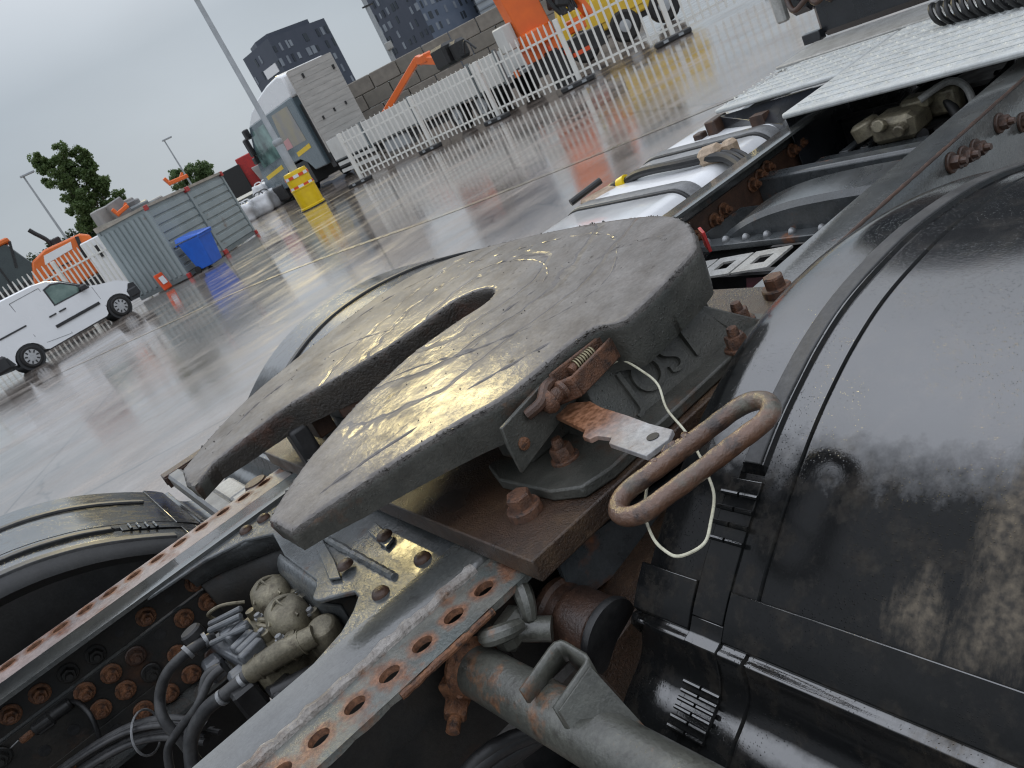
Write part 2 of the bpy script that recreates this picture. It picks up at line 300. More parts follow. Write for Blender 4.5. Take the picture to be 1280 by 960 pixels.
# ------------------------------------------------------------------ mesh helpers
class MB:
    def __init__(s): s.v = []; s.f = []; s.mi = []; s.cur = 0
    def add(s, vs, fs):
        o = len(s.v); s.v += [V(p) for p in vs]
        for f in fs: s.f.append([i + o for i in f]); s.mi.append(s.cur)
        return s
    def box(s, c, d, R=None, ch=0.0):
        c = V(c); hx, hy, hz = d[0] / 2, d[1] / 2, d[2] / 2
        if ch <= 0:
            p = [V((x * hx, y * hy, z * hz)) for x in (-1, 1) for y in (-1, 1) for z in (-1, 1)]
            f = [(0, 1, 3, 2), (4, 6, 7, 5), (0, 4, 5, 1), (2, 3, 7, 6), (0, 2, 6, 4), (1, 5, 7, 3)]
        else:
            bm = bmesh.new(); bmesh.ops.create_cube(bm, size=1.0)
            for v in bm.verts: v.co = V((v.co.x * d[0], v.co.y * d[1], v.co.z * d[2]))
            bmesh.ops.bevel(bm, geom=bm.edges[:], offset=min(ch, min(d) * .45), segments=1, affect='EDGES')
            bm.verts.index_update(); p = [v.co.copy() for v in bm.verts]; f = [[v.index for v in q.verts] for q in bm.faces]; bm.free()
        if R is not None: p = [R @ q for q in p]
        return s.add([q + c for q in p], f)
    def beam(s, a, b, wd, h, up=(0, 0, 1), ch=0.0):
        a, b = V(a), V(b); x = (b - a); l = x.length; x = x / l; y = V(up).cross(x).normalized(); z = x.cross(y)
        return s.box((a + b) / 2, (l, wd, h), Matrix((x, y, z)).transposed(), ch)
    def tube(s, pts, r, n=10, closed=False, caps=True):
        pts = [V(p) for p in pts]; m = len(pts); rs = r if isinstance(r, (list, tuple)) else [r] * m
        vs = []; prev = None
        for i, p in enumerate(pts):
            if closed: t = pts[(i + 1) % m] - pts[i - 1]
            else: t = pts[min(i + 1, m - 1)] - pts[max(i - 1, 0)]
            t.normalize()
            if prev is None:
                a = V((0, 0, 1)) if abs(t.z) < .9 else V((1, 0, 0)); u = t.cross(a).normalized()
            else: u = (prev - t * prev.dot(t)).normalized()
            prev = u; wv = t.cross(u)
            for k in range(n):
                an = 2 * pi * k / n; vs.append(p + (u * cos(an) + wv * sin(an)) * rs[i])
        fs = []
        for i in range(m if closed else m - 1):
            j = (i + 1) % m
            for k in range(n): fs.append((i * n + k, i * n + (k + 1) % n, j * n + (k + 1) % n, j * n + k))
        if caps and not closed: fs.append(list(range(n))[::-1]); fs.append([(m - 1) * n + k for k in range(n)])
        return s.add(vs, fs)
    def lathe(s, prof, o=(0, 0, 0), axis=(0, 0, 1), n=16, seg_ang=0):
        ax = V(axis).normalized(); a = V((0, 0, 1)) if abs(ax.z) < .9 else V((1, 0, 0)); u = ax.cross(a).normalized(); wv = ax.cross(u); o = V(o)
        vs = []; fs = []
        for r, h in prof:
            for k in range(n):
                an = 2 * pi * k / n + seg_ang; vs.append(o + ax * h + (u * cos(an) + wv * sin(an)) * r)
        for i in range(len(prof) - 1):
            for k in range(n): fs.append((i * n + k, i * n + (k + 1) % n, (i + 1) * n + (k + 1) % n, (i + 1) * n + k))
        fs.append(list(range(n))[::-1]); fs.append([(len(prof) - 1) * n + k for k in range(n)])
        return s.add(vs, fs)
    def prism(s, poly, vec):
        vec = V(vec); n = len(poly); vs = [V(p) for p in poly] + [V(p) + vec for p in poly]
        return s.add(vs, [list(range(n))[::-1], list(range(n, 2 * n))] + [(i, (i + 1) % n, n + (i + 1) % n, n + i) for i in range(n)])
    def build(s, name, mat, parent=None, smooth=35, bevel=0, bseg=2, loc=None, world=True, fix=True):
        off = origin(parent) if (parent and world) else V((0, 0, 0))
        if loc is not None and world: off = off + V(loc) - (off if parent else V((0, 0, 0))) if False else off
        me = bpy.data.meshes.new(name); me.from_pydata([p - off for p in s.v], [], s.f)
        for m in (mat if isinstance(mat, (list, tuple)) else [mat]): me.materials.append(m)
        if any(s.mi): me.polygons.foreach_set('material_index', s.mi)
        if fix:
            bm = bmesh.new(); bm.from_mesh(me); bmesh.ops.recalc_face_normals(bm, faces=bm.faces[:]); bm.to_mesh(me); bm.free()
        if smooth:
            me.shade_smooth(); me.set_sharp_from_angle(angle=radians(smooth))
        me.update()
        o = bpy.data.objects.new(name, me); COL.objects.link(o)
        if parent: o.parent = parent
        if bevel:
            b = o.modifiers.new('bevel', 'BEVEL'); b.width = bevel; b.segments = bseg; b.limit_method = 'ANGLE'; b.angle_limit = radians(40)
        return o
def origin(o):
    p = V((0, 0, 0))
    while o: p = p + o.location; o = o.parent
    return p
def thing(name, label, cat, loc=(0, 0, 0), rz=0, group=None):
    o = bpy.data.objects.new(name, None); COL.objects.link(o); o.location = loc; o.rotation_euler = (0, 0, rz)
    o.empty_display_size = .2
    return tag(o, label, cat, group)
def tag(o, label, cat, group=None):
    o['label'] = label; o['category'] = cat
    if group: o['group'] = group
    return o
def structure(o): o['kind'] = 'structure'; return o
def stuff(o): o['kind'] = 'stuff'; return o
def copy_to(src, parent, wloc, rot=None):
    c = src.copy(); COL.objects.link(c); c.parent = parent; c.location = V(wloc) - (origin(parent) if parent else V((0, 0, 0)))
    if rot is not None: c.rotation_euler = rot
    return c
def place(o, parent, wloc, rot=None):
    o.parent = parent; o.location = V(wloc) - origin(parent)
    if rot is not None: o.rotation_euler = rot
    return o
def spline(pts, n=8, closed=False):
    pts = [V(p) for p in pts]; m = len(pts); res = []
    for i in range(m if closed else m - 1):
        g = lambda k: pts[k % m] if closed else pts[max(0, min(m - 1, k))]
        a, b, c, d = g(i - 1), g(i), g(i + 1), g(i + 2)
        for k in range(n):
            t = k / n
            res.append(.5 * ((2 * b) + (c - a) * t + (2 * a - 5 * b + 4 * c - d) * t * t + (3 * b - a - 3 * c + d) * t ** 3))
    if not closed: res.append(pts[-1])
    return res
def text_mesh(body, size, depth, name, mat, parent, mtx, world=True):
    cu = bpy.data.curves.new('t', 'FONT'); cu.body = body; cu.size = size; cu.extrude = depth; cu.align_x = 'CENTER'; cu.align_y = 'CENTER'
    ob = bpy.data.objects.new('t', cu); COL.objects.link(ob)
    dg = bpy.context.evaluated_depsgraph_get(); me = bpy.data.meshes.new_from_object(ob.evaluated_get(dg))
    bpy.data.objects.remove(ob); bpy.data.curves.remove(cu)
    off = origin(parent) if (parent and world) else V((0, 0, 0))
    for v in me.vertices: v.co = (mtx @ v.co) - off
    me.name = name; me.materials.clear(); me.materials.append(mat)
    o = bpy.data.objects.new(name, me); COL.objects.link(o); o.parent = parent
    return o
def grid(rows, name, mat, parent, th=0, closed=False, **k):
    b = MB(); m = len(rows[0]); b.v = [V(p) for r in rows for p in r]
    b.f = [[i * m + j, i * m + j + 1, (i + 1) * m + j + 1, (i + 1) * m + j] for i in range(len(rows) - 1) for j in range(m - 1)]; b.mi = [0] * len(b.f)
    o = b.build(name, mat, parent, **k)
    if th: s_ = o.modifiers.new('solid', 'SOLIDIFY'); s_.thickness = th; s_.offset = 0
    return o
def boxes(name, lst, mat, parent, **k):
    for bx in lst: MB().box(*bx).build(name, mat, parent, **k)
# ================================================================== THE TRUCK
CY = 1.62
truck = thing('tractor_truck', 'dark grey tractor truck with black fenders and a wet rusty coupling plate in front', 'truck', (1.0, CY, 0))
T = truck

def nut_bolt(name, mat, fl=.024, hx=.017, st=.009, hh=.016, sl=.016):
    b = MB(); b.lathe([(fl, 0), (fl, .004), (fl * .9, .006)], n=16)
    b.lathe([(hx, .005), (hx, .005 + hh * .8), (hx * .9, .005 + hh)], n=6)
    b.lathe([(st, hh), (st, hh + sl * .6), (st * .8, hh + sl)], n=10)
    return b.build(name, mat, None, world=False, smooth=30)
def head_bolt(name, mat, R=.03, hx=.022, hh=.026, wh=.014):
    b = MB(); b.lathe([(R, 0), (R, wh), (R * .93, wh + .003)], n=18)
    b.lathe([(hx, wh + .002), (hx, wh + hh * .86), (hx * .88, wh + hh), (hx * .6, wh + hh)], n=6)
    return b.build(name, mat, None, world=False, smooth=25)
def rivet(name, mat, r=.017):
    b = MB(); b.lathe([(r, 0), (r * .97, r * .25), (r * .75, r * .55), (r * .35, r * .72)], n=14)
    return b.build(name, mat, None, world=False)

# --- chassis rails -------------------------------------------------------
def rail(side):
    s = 1 if side > 0 else -1
    xs = [-1.9, -1.2, -.6, 0, .5, .9, 1.3, 1.7, 2.2, 2.8, 3.4, 3.95]
    def shift(x):   # the frame draws in slightly towards the cab
        t = min(1, max(0, (x - .7) / 1.2)); t = t * t * (3 - 2 * t)
        return (.075 if s > 0 else .012) * t
    b = MB(); prof = [(.385, 1.0), (.478, 1.0), (.487, .991), (.487, .70), (.385, .70), (.385, .71), (.474, .71), (.474, .99), (.385, .99)]
    vs = []; n = len(prof)
    for x in xs:
        for (d, z) in prof: vs.append((x, CY + s * (d - shift(x)), z))
    fs = []
    for i in range(len(xs) - 1):
        for k in range(n): fs.append((i * n + k, i * n + (k + 1) % n, (i + 1) * n + (k + 1) % n, (i + 1) * n + k))
    b.add(vs, fs)
    return b.build('chassis_rail', [M['rail']], T, smooth=50), shift
railL, shL = rail(1); railR, shR = rail(-1)

def liner(s, parent):
    # stepped web liners seen from inside
    b = MB(); w0 = CY + s * .474
    b.box((-.85, w0 - s * .004, .80), (2.1, .006, .178))
    b.box((-.85, w0 - s * .0095, .742), (2.1, .007, .062))
    b.box((-.55, w0 - s * .0025, .940), (1.36, .003, .085))
    return b.build('web_liner', M['darkweb'], parent, bevel=.001)
liner(1, railL); liner(-1, railR)

bolt0 = nut_bolt('bolt', M['rustbright']); place(bolt0, railL, (-.013, CY + .463, .866), (radians(90), 0, 0))
bolt_d = nut_bolt('bolt', M['rustdark']); place(bolt_d, railL, (-.144, CY + .463, .864), (radians(90), .3, 0))
bolt_z = nut_bolt('bolt', M['darkweb']); place(bolt_z, railL, (-.206, CY + .471, .925), (radians(90), .5, 0))
rnd = random.Random(3)
for x, z in [(.121, .902), (.054, .922), (.052, .863), (-.076, .926), (-.073, .801), (-.271, .928), (-.206, .866), (-.141, .805), (-.076, .738),
             (-.338, .929), (-.27, .869), (-.205, .81), (-.139, .735), (-.268, .81), (-.203, .742), (-.405, .931), (-.47, .93), (-.47, .866), (-.535, .93),
             (-.40, .74), (-.47, .74), (.121, .84), (.121, .78), (-.01, .80), (-.01, .74)]:
    src = rnd.choice([bolt0, bolt0, bolt_d, bolt_z, bolt0])
    yy = CY + (.471 if z > .9 else (.463 if z > .775 else .458))
    c = copy_to(src, railL, (x, yy, z), (radians(90), rnd.random() * 1.0, 0))
hole0 = MB(); hole0.lathe([(.013, 0), (.013, .0012), (.0095, .0016)], n=14); hole0 = hole0.build('web_hole', M['blackpart'], None, world=False)
place(hole0, railL, (-.013, CY + .4715, .927), (radians(90), 0, 0))
for x, z in [(-.141, .932), (-.075, .868), (-.27, .744), (-.336, .809), (-.403, .812)]:
    copy_to(hole0, railL, (x, CY + (.4715 if z > .9 else (.467 if z > .775 else .460)), z), (radians(90), 0, 0))
# bolts on the outer face of the front of the right rail, and through the front of the left rail
for x, z in [(2.016, .957), (2.076, .947), (2.139, .938), (2.283, .948), (1.9, .90), (2.4, .90)]:
    copy_to(bolt_d, railR, (x, CY - .4885 + .012, z), (radians(90), rnd.random(), 0)).scale = (1.15, 1.15, 1.3)
for x, z in [(1.95, .87), (2.06, .88), (2.12, .89), (2.30, .90), (2.35, .91), (2.40, .92), (2.56, .915), (2.61, .92)]:
    copy_to(bolt0, railL, (x, CY + .390, z), (radians(90), rnd.random(), 0)).scale = (1.15, 1.15, 1.2)
# rusty web plate at the front of the left rail
b = MB(); b.box((2.2, CY + .394, .875), (1.15, .006, .12)); b.build('web_plate', M['rustdark'], railL)
b = MB(); b.prism([(1.78, CY + .389, .66), (2.75, CY + .389, .70), (2.62, CY + .389, .80), (2.35, CY + .389, .80), (2.2, CY + .389, .86), (1.8, CY + .389, .87)], (0, -.007, 0))
b.build('gusset_plate', M['frame'], railL, bevel=.002)
rv = rivet('rivet', M['alu'], .013); place(rv, railL, (2.2, CY + .382, .79), (radians(90), 0, 0))
for x, z in [(2.27, .785), (2.34, .78), (2.41, .775), (2.05, .80), (1.97, .80)]: copy_to(rv, railL, (x, CY + .382, z), (radians(90), 0, 0))

# --- perforated angle brackets -------------------------------------------
def perforated(name, x0, x1, y0, y1, z, th, holes, yh, rx, ry, mat, side, parent):
    b = MB(); n = 16
    cells = sorted(holes); pitch = .064
    edges = []
    cur = x0
    for h in cells:
        a, c = h - pitch / 2, h + pitch / 2
        if a > cur + 1e-4: edges.append((cur, a, None))
        edges.append((max(a, cur), min(c, x1), h)); cur = c
    if cur < x1: edges.append((cur, x1, None))
    for a, c, h in edges:
        jj = lambda x: .0035 * mnoise.noise(V((x * 22, 3.3, side)))
        if h is None:
            N = max(1, int((c - a) / .06))
            for i in range(N):
                p, q = a + (c - a) * i / N, a + (c - a) * (i + 1) / N
                b.add([(p, y0, z), (q, y0, z), (q, y1, z), (p, y1, z), (p, y0, z - th), (q, y0, z - th), (q, y1, z - th), (p, y1, z - th)],
                      [(0, 1, 2, 3), (4, 5, 6, 7), (0, 1, 5, 4), (2, 3, 7, 6)] + ([(0, 3, 7, 4)] if i == 0 else []) + ([(1, 2, 6, 5)] if i == N - 1 else []))
            continue
        outer = []; inner = []
        for k in range(n):
            an = 2 * pi * (k + .5) / n; cx, sx = cos(an), sin(an)
            inner.append((h + rx * cx, yh + ry * sx))
            W = (c - h) if cx > 0 else (h - a); Hh = (y1 - yh) if sx > 0 else (yh - y0)
            t = min(W / abs(cx), Hh / abs(sx)); outer.append((h + t * cx, yh + t * sx))
        vs = [(p[0], p[1], z) for p in outer] + [(p[0], p[1], z) for p in inner] + [(p[0], p[1], z - th) for p in inner] + [(p[0], p[1], z - th) for p in outer]
        fs = []
        for k in range(n):
            j = (k + 1) % n
            fs += [(k, j, n + j, n + k), (n + k, n + j, 2 * n + j, 2 * n + k), (2 * n + k, 2 * n + j, 3 * n + j, 3 * n + k), (3 * n + k, 3 * n + j, j, k)]
        # fill the four rectangle corners
        vs += [(a, y0, z), (c, y0, z), (c, y1, z), (a, y1, z)]
        q = len(vs) - 4
        onv = [abs(abs(p[0] - h) - ((c - h) if p[0] > h else (h - a))) < 1e-6 for p in outer]
        for k in range(n):
            j = (k + 1) % n
            if onv[k] != onv[j]:
                mx_ = (outer[k][0] + outer[j][0]) / 2 > h; my_ = (outer[k][1] + outer[j][1]) / 2 > yh
                cnr = q + (2 if mx_ and my_ else 3 if my_ else 1 if mx_ else 0); fs.append((k, j, cnr))
        b.add(vs, fs)
    # vertical leg against the web
    yl = y0 if side > 0 else y1
    yl = y0 if side > 0 else y1
    o = b.build(name, mat, parent, smooth=30, fix=False)
    b2 = MB(); b2.box(((x0 + x1) / 2, yl + side * .006, z - .08), (x1 - x0, .009, .13)); b2.build('bracket_leg', M['darkweb'], o)
    return o
angL = perforated('angle_bracket', -1.5, .40, CY + .492, CY + .600, .996, .011, [.342 - .0642 * i for i in range(28)], CY + .572, .019, .0135, M['pinkrust'], 1, T)
angR = perforated('angle_bracket', -1.2, .425, CY - .600, CY - .492, .996, .012, [.352 - .0634 * i for i in range(24)], CY - .549, .018, .0155, M['anglerust'], -1, T)
def bead(pts, r, name, parent, mat, seed=0, n=9):
    ps = []
    a = V(pts[0]); c = V(pts[-1]); N = 160
    rs = []
    for i in range(N + 1):
        p = a.lerp(c, i / N); q = mnoise.noise(p * 60 + V((seed, 0, 0)))
        ps.append(p + V((0, q * r * .25, mnoise.noise(p * 45) * r * .2))); rs.append(r * (1 + .28 * q + .15 * mnoise.noise(p * 130)))
    b = MB(); b.tube(ps, rs, n); return b.build(name, mat, parent)
bead([(-1.2, CY - .487, .994), (.375, CY - .487, .994)], .013, 'weld_bead', angR, M['weld'], 2)
# rusty edge lumps of the right bracket, ragged by corrosion
bead([(.15, CY - .600, .988), (.33, CY - .600, .988)], .0065, 'rust_scale', angR, M['rustbright'], 8)

# --- crossmember between the rails ---------------------------------------
def extr(poly, z, th): return [(p[0], p[1], z) for p in poly], (0, 0, -th)
b = MB()
sc = spline([(.235, 1.36), (.205, 1.40), (.185, 1.425), (.182, 1.45), (.20, 1.475), (.212, 1.50)], 5)
poly = [(1.25, CY - .39), (-.22, CY - .39 - .004), (-.22, CY - .385 + .012)] + [(.10, 1.255), (.165, 1.275), (.205, 1.305), (.232, 1.335)] + [(p.x, p.y) for p in sc] + [(.215, 1.70), (.24, 1.85), (.19, 1.93), (.10, 1.985), (-.05, CY + .386), (1.25, CY + .386)]
pts, ex = extr(poly, .991, .010); b.prism(pts, ex)
xm = b.build('crossmember', M['steelwet'], T, bevel=.003)
# bent rear wall of the crossmember
prr = [(.215, .985), (.207, .981), (.199, .972), (.194, .958), (.190, .93), (.186, .84)]
grid([[(x + .03 * min(1, max(0, (1.53 - y) / .06)) * (z < .95), y, z) for x, z in prr] for y in [1.47 + .26 * i / 12 for i in range(13)]], 'rear_wall', M['steelwet'], xm, .006, smooth=60)
boxes('inner_wall', [((.32, 1.62, .72), (.20, .70, .04)), ((.50, 1.62, .80), (.012, .74, .2))], M['darkweb'], xm)
MB().beam((.30, 1.38, .80), (.27, 1.43, .95), .05, .02).build('inner_stay', M['rustplate'], xm)
# raised ridge and folded latch tabs on the plate
bead([(.297, 1.30, .992), (.293, 1.64, .992)], .009, 'pressed_ridge', xm, M['steelwet'], 1)
b = MB(); b.prism([(.262, 1.60, .993), (.292, 1.655, .993), (.262, 1.50, .993), (.240, 1.425, .993), (.225, 1.45, .993)], (0, 0, .006))
tab = b.build('latch_tab', M['steelwet'], xm, bevel=.002)
b = MB(); b.prism([(.335, 1.40, .993), (.36, 1.41, .993), (.375, 1.52, .993), (.35, 1.515, .993)], (0, 0, .006)); b.build('latch_tab', M['steelwet'], xm, bevel=.002)
rb = rivet('bolt_head', M['rustdark'], .017); place(rb, xm, (.258, 1.286, .991))
for p in [(.352, 1.284, .991), (.264, 1.448, .999), (.355, 1.44, .999), (.258, 1.967, .991), (.21, 1.973, .991)]: copy_to(rb, xm, p)
# far gusset at the left rail, curved under edge
edge = spline([(.03, 2.03, .985), (.084, 2.015, .985), (.16, 1.955, .985), (.22, 1.90, .985), (.26, 1.80, .985)], 6)
grid([[p, p + V((.004, .003, -.012)), p + V((.016, .010, -.028)), p + V((.022, .014, -.06))] for p in edge], 'gusset', M['steelwet'], xm, .006, smooth=60)
grid([[p + V((.03, .018, -.05)), p + V((.04, .02, -.22))] for p in edge], 'gusset_wall', M['darkweb'], xm, .006, smooth=60)

# --- mounting plate --------------------------------------------------------
b = MB(); b.box((.815, CY, 1.0225), (.83, 1.31, .041)); mplate = b.build('mounting_plate', M['rustplate'], T, bevel=.003)
mb = head_bolt('bolt', M['rust']); place(mb, mplate, (.482, 1.078, 1.043), (0, 0, .4))
for x, y, r in [(1.195, 1.075, .2), (.482, 2.16, .1), (1.195, 2.16, .6), (1.07, 1.19, .3), (.70, 2.2, .3)]: copy_to(mb, mplate, (x, y, 1.043), (0, 0, r))

# --- pedestals (bearing brackets) with raised lettering ---------------------
def pedestal(s):
    Y = lambda d: CY + s * d     # d: distance outwards from the truck's centre line
    b = MB()
    base = [(.540, .36), (.515, .43), (.520, .575), (.545, .630), (.60, .645), (1.03, .636), (1.075, .615), (1.082, .57), (1.06, .50), (1.02, .40), (.98, .36)]
    pts = [(x, Y(d), 1.044) for x, d in base]
    b.prism(pts, (0, 0, .022))
    ped = b.build('pedestal', M['castdark'], T, bevel=.004)
    # body: sloping outer wall, end webs, bearing block
    b = MB()
    lo = [(.66, .585), (1.00, .60), (1.00, .40), (.66, .40)]; hi = [(.69, .538), (.965, .538), (.95, .40), (.70, .40)]
    vs = [(x, Y(d), 1.060) for x, d in lo] + [(x, Y(d), 1.185) for x, d in hi]
    b.add(vs, [(0, 1, 2, 3), (4, 5, 6, 7), (0, 1, 5, 4), (1, 2, 6, 5), (2, 3, 7, 6), (3, 0, 4, 7)])
    b.add([(1.0, Y(.60), 1.062), (1.055, Y(.625), 1.062), (1.055, Y(.605), 1.062), (1.0, Y(.575), 1.062), (.955, Y(.538), 1.17), (.955, Y(.51), 1.17)], [(0, 1, 4), (3, 2, 5), (0, 1, 2, 3), (1, 2, 5, 4), (0, 3, 5, 4)])
    body = b.build('bearing_body', M['castdark'], ped, bevel=.004)
    boxes('web', [((1.03, Y(.5), 1.09), (.03, .02, .05)), ((.62, Y(.42), 1.09), (.10, .10, .05))], M['castdark'], ped, bevel=.005)
    nb = nut_bolt('bolt', M['rust'], .026, .02, .011, .022, .02)
    place(nb, ped, (.598, Y(.53), 1.066))
    for x, d, r in [(.615, .41, .4), (1.045, .575, .2), (.955, .685 - .05, .5)][:3]: copy_to(nb, ped, (x, Y(d), 1.066), (0, 0, r))
    if s < 0:
        e1 = (V(vs[1]) - V(vs[0])).normalized(); up_ = (V(vs[4]) - V(vs[0])); nrm = e1.cross(up_).normalized(); up_ = nrm.cross(e1)
        c = (V(vs[0]) + V(vs[1]) + V(vs[4]) + V(vs[5])) / 4 - up_ * .016 + e1 * .005
        mt = Matrix((e1, up_, nrm)).transposed().to_4x4(); mt.translation = c + nrm * .001
        text_mesh('JOST', .092, .007, 'raised_letters', M['castdark'], ped, mt)
    return ped
pedR = pedestal(-1); pedL = pedestal(1)

# --- fifth wheel plate ------------------------------------------------------
def ptop(x): return 1.185 + .09 * (x - .18)
outer_r = [(.190, 1.285), (.245, 1.268), (.377, 1.209), (.486, 1.150), (.545, 1.108), (.60, 1.092), (.70, 1.080), (.745, 1.060), (.762, 1.012), (.80, 1.000), (.950, 1.006), (1.004, 1.034), (1.086, 1.127), (1.131, 1.23), (1.148, 1.395), (1.146, 1.602), (1.132, 1.78), (1.112, 1.92), (1.07, 2.07), (1.0, 2.175), (.876, 2.228), (.697, 2.242), (.459, 2.226), (.33, 2.17), (.24, 2.105), (.178, 2.05)]
tipL = [(.158, 1.925), (.163, 1.862)]
slot_l = [(.232, 1.925), (.412, 1.912), (.503, 1.861), (.603, 1.790), (.70, 1.738), (.80, 1.712), (.865, 1.69), (.897, 1.635), (.898, 1.585), (.872, 1.543), (.835, 1.534), (.76, 1.566), (.661, 1.592), (.575, 1.588), (.475, 1.570), (.379, 1.529), (.312, 1.497), (.215, 1.425)]
tipR = [(.188, 1.395)]
def dens(pts, n): return [(p.x, p.y) for p in spline([(x, y, 0) for x, y in pts], n)]
SL0 = dens(slot_l, 8)
loop = dens(outer_r, 8) + tipL + SL0 + tipR
def resample(poly, step):
    out = []
    for i in range(len(poly)):
        a, c = V((*poly[i], 0)), V((*poly[(i + 1) % len(poly)], 0)); l = (c - a).length; k = max(1, int(l / step + .5))
        for j in range(k): out.append(a.lerp(c, j / k))
    return out
loop = resample(loop, .006)
NL = len(loop)
cen = []
for i in range(NL):
    t = (loop[(i + 2) % NL] - loop[i - 2]).normalized(); cen.append(V((t.y, -t.x, 0)))   # outward for a counter-clockwise loop
area = sum(loop[i].x * loop[(i + 1) % NL].y - loop[(i + 1) % NL].x * loop[i].y for i in range(NL))
sg = 1 if area > 0 else -1
def thick(x):
    if x < .3: return .042 + (x - .18) * .12
    if x < .75: return .056 + (x - .3) * .08
    return .092
rings = []
for kind in range(7):
    ring = []
    for i in range(NL):
        p, nn = loop[i], cen[i] * sg
        th = thick(p.x); q = mnoise.noise(V((p.x * 60, p.y * 60, 4))) ; q2 = mnoise.noise(V((p.x * 17, p.y * 17, 9))); q3 = mnoise.noise(V((p.x * 160, p.y * 160, 2)))
        inw, dz = [(.014, 0), (.0065, -.0004 + .0006 * q), (.0025 + .0030 * q + .0022 * q3, -.003 - .0030 * q3 - .002 * q), (-.0015 + .0030 * q + .0026 * q3, -.010 + .004 * q), (-.0006 + .0022 * q + .0014 * q3, -.020), (.0004 + .0012 * q2 + .0012 * q, -.55 * th), (.004 + .0012 * q, -th)][kind]
        ring.append(V((p.x - nn.x * inw, p.y - nn.y * inw, ptop(p.x) + dz)))
    rings.append(ring)
bm = bmesh.new(); vr = [[bm.verts.new(p) for p in r] for r in rings]
for a in range(6):
    for i in range(NL):
        j = (i + 1) % NL; f = bm.faces.new((vr[a][i], vr[a][j], vr[a + 1][j], vr[a + 1][i])); pp = loop[i]
        inslot = (pp.x < .93 and 1.38 < pp.y < 1.95 and not (pp.x < .20 and pp.y > 1.87))
        f.material_index = 0 if a < 2 else (2 if inslot else (3 if a == 2 else 1))
from mathutils.geometry import tessellate_polygon
for ring, vv, mi_ in ((rings[0], vr[0], 0), (rings[6], vr[6], 1)):
    for tri in tessellate_polygon([[V((p.x, p.y, 0)) for p in ring]]):
        try: q_ = bm.faces.new([vv[k] for k in tri]); q_.material_index = mi_
        except ValueError: pass
bmesh.ops.recalc_face_normals(bm, faces=bm.faces[:])
for v in bm.verts: v.co -= origin(T)
me = bpy.data.meshes.new('fifth_wheel'); bm.to_mesh(me); bm.free(); me.materials.append(M['grease']); me.materials.append(M['castdark']); me.materials.append(M['slotwall']); me.materials.append(M['crust'])
me.shade_smooth(); me.set_sharp_from_angle(angle=radians(48))
fw = bpy.data.objects.new('fifth_wheel', me); COL.objects.link(fw); fw.parent = T
# ragged crumbs of grease along the rim
b = MB(); rr = random.Random(11)
for i in range(1100):
    k = rr.randrange(NL)
    if mnoise.noise(V((loop[k].x * 9, loop[k].y * 9, 7))) < -.02: continue
    p = rings[2][k]; s = rr.uniform(.0012, .0036) * (1.6 if rr.random() < .08 else 1)
    c = p + V((rr.uniform(-.004, .004), rr.uniform(-.004, .004), rr.uniform(-.004, .001)))
    o8 = [V((s, 0, 0)), V((-s, 0, 0)), V((0, s, 0)), V((0, -s, 0)), V((0, 0, s * .8)), V((0, 0, -s * .8))]
    o8 = [q * rr.uniform(.6, 1.4) + c for q in o8]
    b.add(o8, [(0, 2, 4), (2, 1, 4), (1, 3, 4), (3, 0, 4), (2, 0, 5), (1, 2, 5), (3, 1, 5), (0, 3, 5)])
for i in range(160):
    x, y = rr.uniform(.25, 1.1), rr.uniform(1.05, 2.2); s = rr.uniform(.001, .0022)
    if x < .95 and 1.50 - .2 * (x < .4) < y < 1.94: continue
    if not (1.12 + max(0, .5 - x) * .35 < y < 2.18 - max(0, .5 - x) * .3): continue
    c = V((x, y, ptop(x) + s * .2))
    o8 = [q * rr.uniform(.6, 1.6) + c for q in (V((s, 0, 0)), V((-s, 0, 0)), V((0, s, 0)), V((0, -s, 0)), V((0, 0, s)), V((0, 0, -s)))]
    b.add(o8, [(0, 2, 4), (2, 1, 4), (1, 3, 4), (3, 0, 4), (2, 0, 5), (1, 2, 5), (3, 1, 5), (0, 3, 5)])
stuff(b.build('grease_crumbs', M['crust'], fw))
# smeared ridges of grease left by trailers
b = MB(); rg = random.Random(17)
RID = [[(.62, 1.45), (.709, 1.301), (.795, 1.2), (.898, 1.176), (1.015, 1.257), (1.079, 1.35), (1.096, 1.499), (1.065, 1.715), (.998, 1.983), (.882, 2.122), (.76, 2.17)],
       [(.74, 1.43), (.811, 1.402), (.889, 1.384), (.955, 1.427), (1.006, 1.536), (1.016, 1.694), (.96, 1.80)], [(1.005, 1.247), (1.031, 1.194), (1.039, 1.128)],
       [(.568, 1.565), (.617, 1.49), (.667, 1.38), (.708, 1.37)], [(.607, 2.013), (.633, 2.04), (.7, 1.961), (.754, 1.80)], [(.532, 1.253), (.639, 1.18), (.72, 1.129)], [(.978, 1.437), (.959, 1.31), (1.038, 1.235)],
       [(.30, 2.04), (.42, 2.10), (.55, 2.09)], [(.26, 1.33), (.36, 1.30), (.47, 1.25)]]
for k, rd in enumerate(RID):
    sp_ = spline([(x, y, 0) for x, y in rd], 16); N_ = len(sp_); ps = []; rs_2 = []
    for i_, p in enumerate(sp_):
        q = mnoise.noise(V((p.x * 40, p.y * 40, k))); e_ = min(1, i_ / 8, (N_ - 1 - i_) / 8)
        ps.append(V((p.x + .004 * mnoise.noise(V((p.x * 25, p.y * 25, 8 + k))), p.y + .004 * mnoise.noise(V((p.x * 25, p.y * 25, 18 + k))), ptop(p.x) - .0030 + .0012 * q))); rs_2.append(max(.0012, (.0046 + .0026 * q) * (.35 + .65 * e_)))
    b.tube(ps, rs_2, 9)
stuff(b.build('grease_ridges', M['grease'], fw))
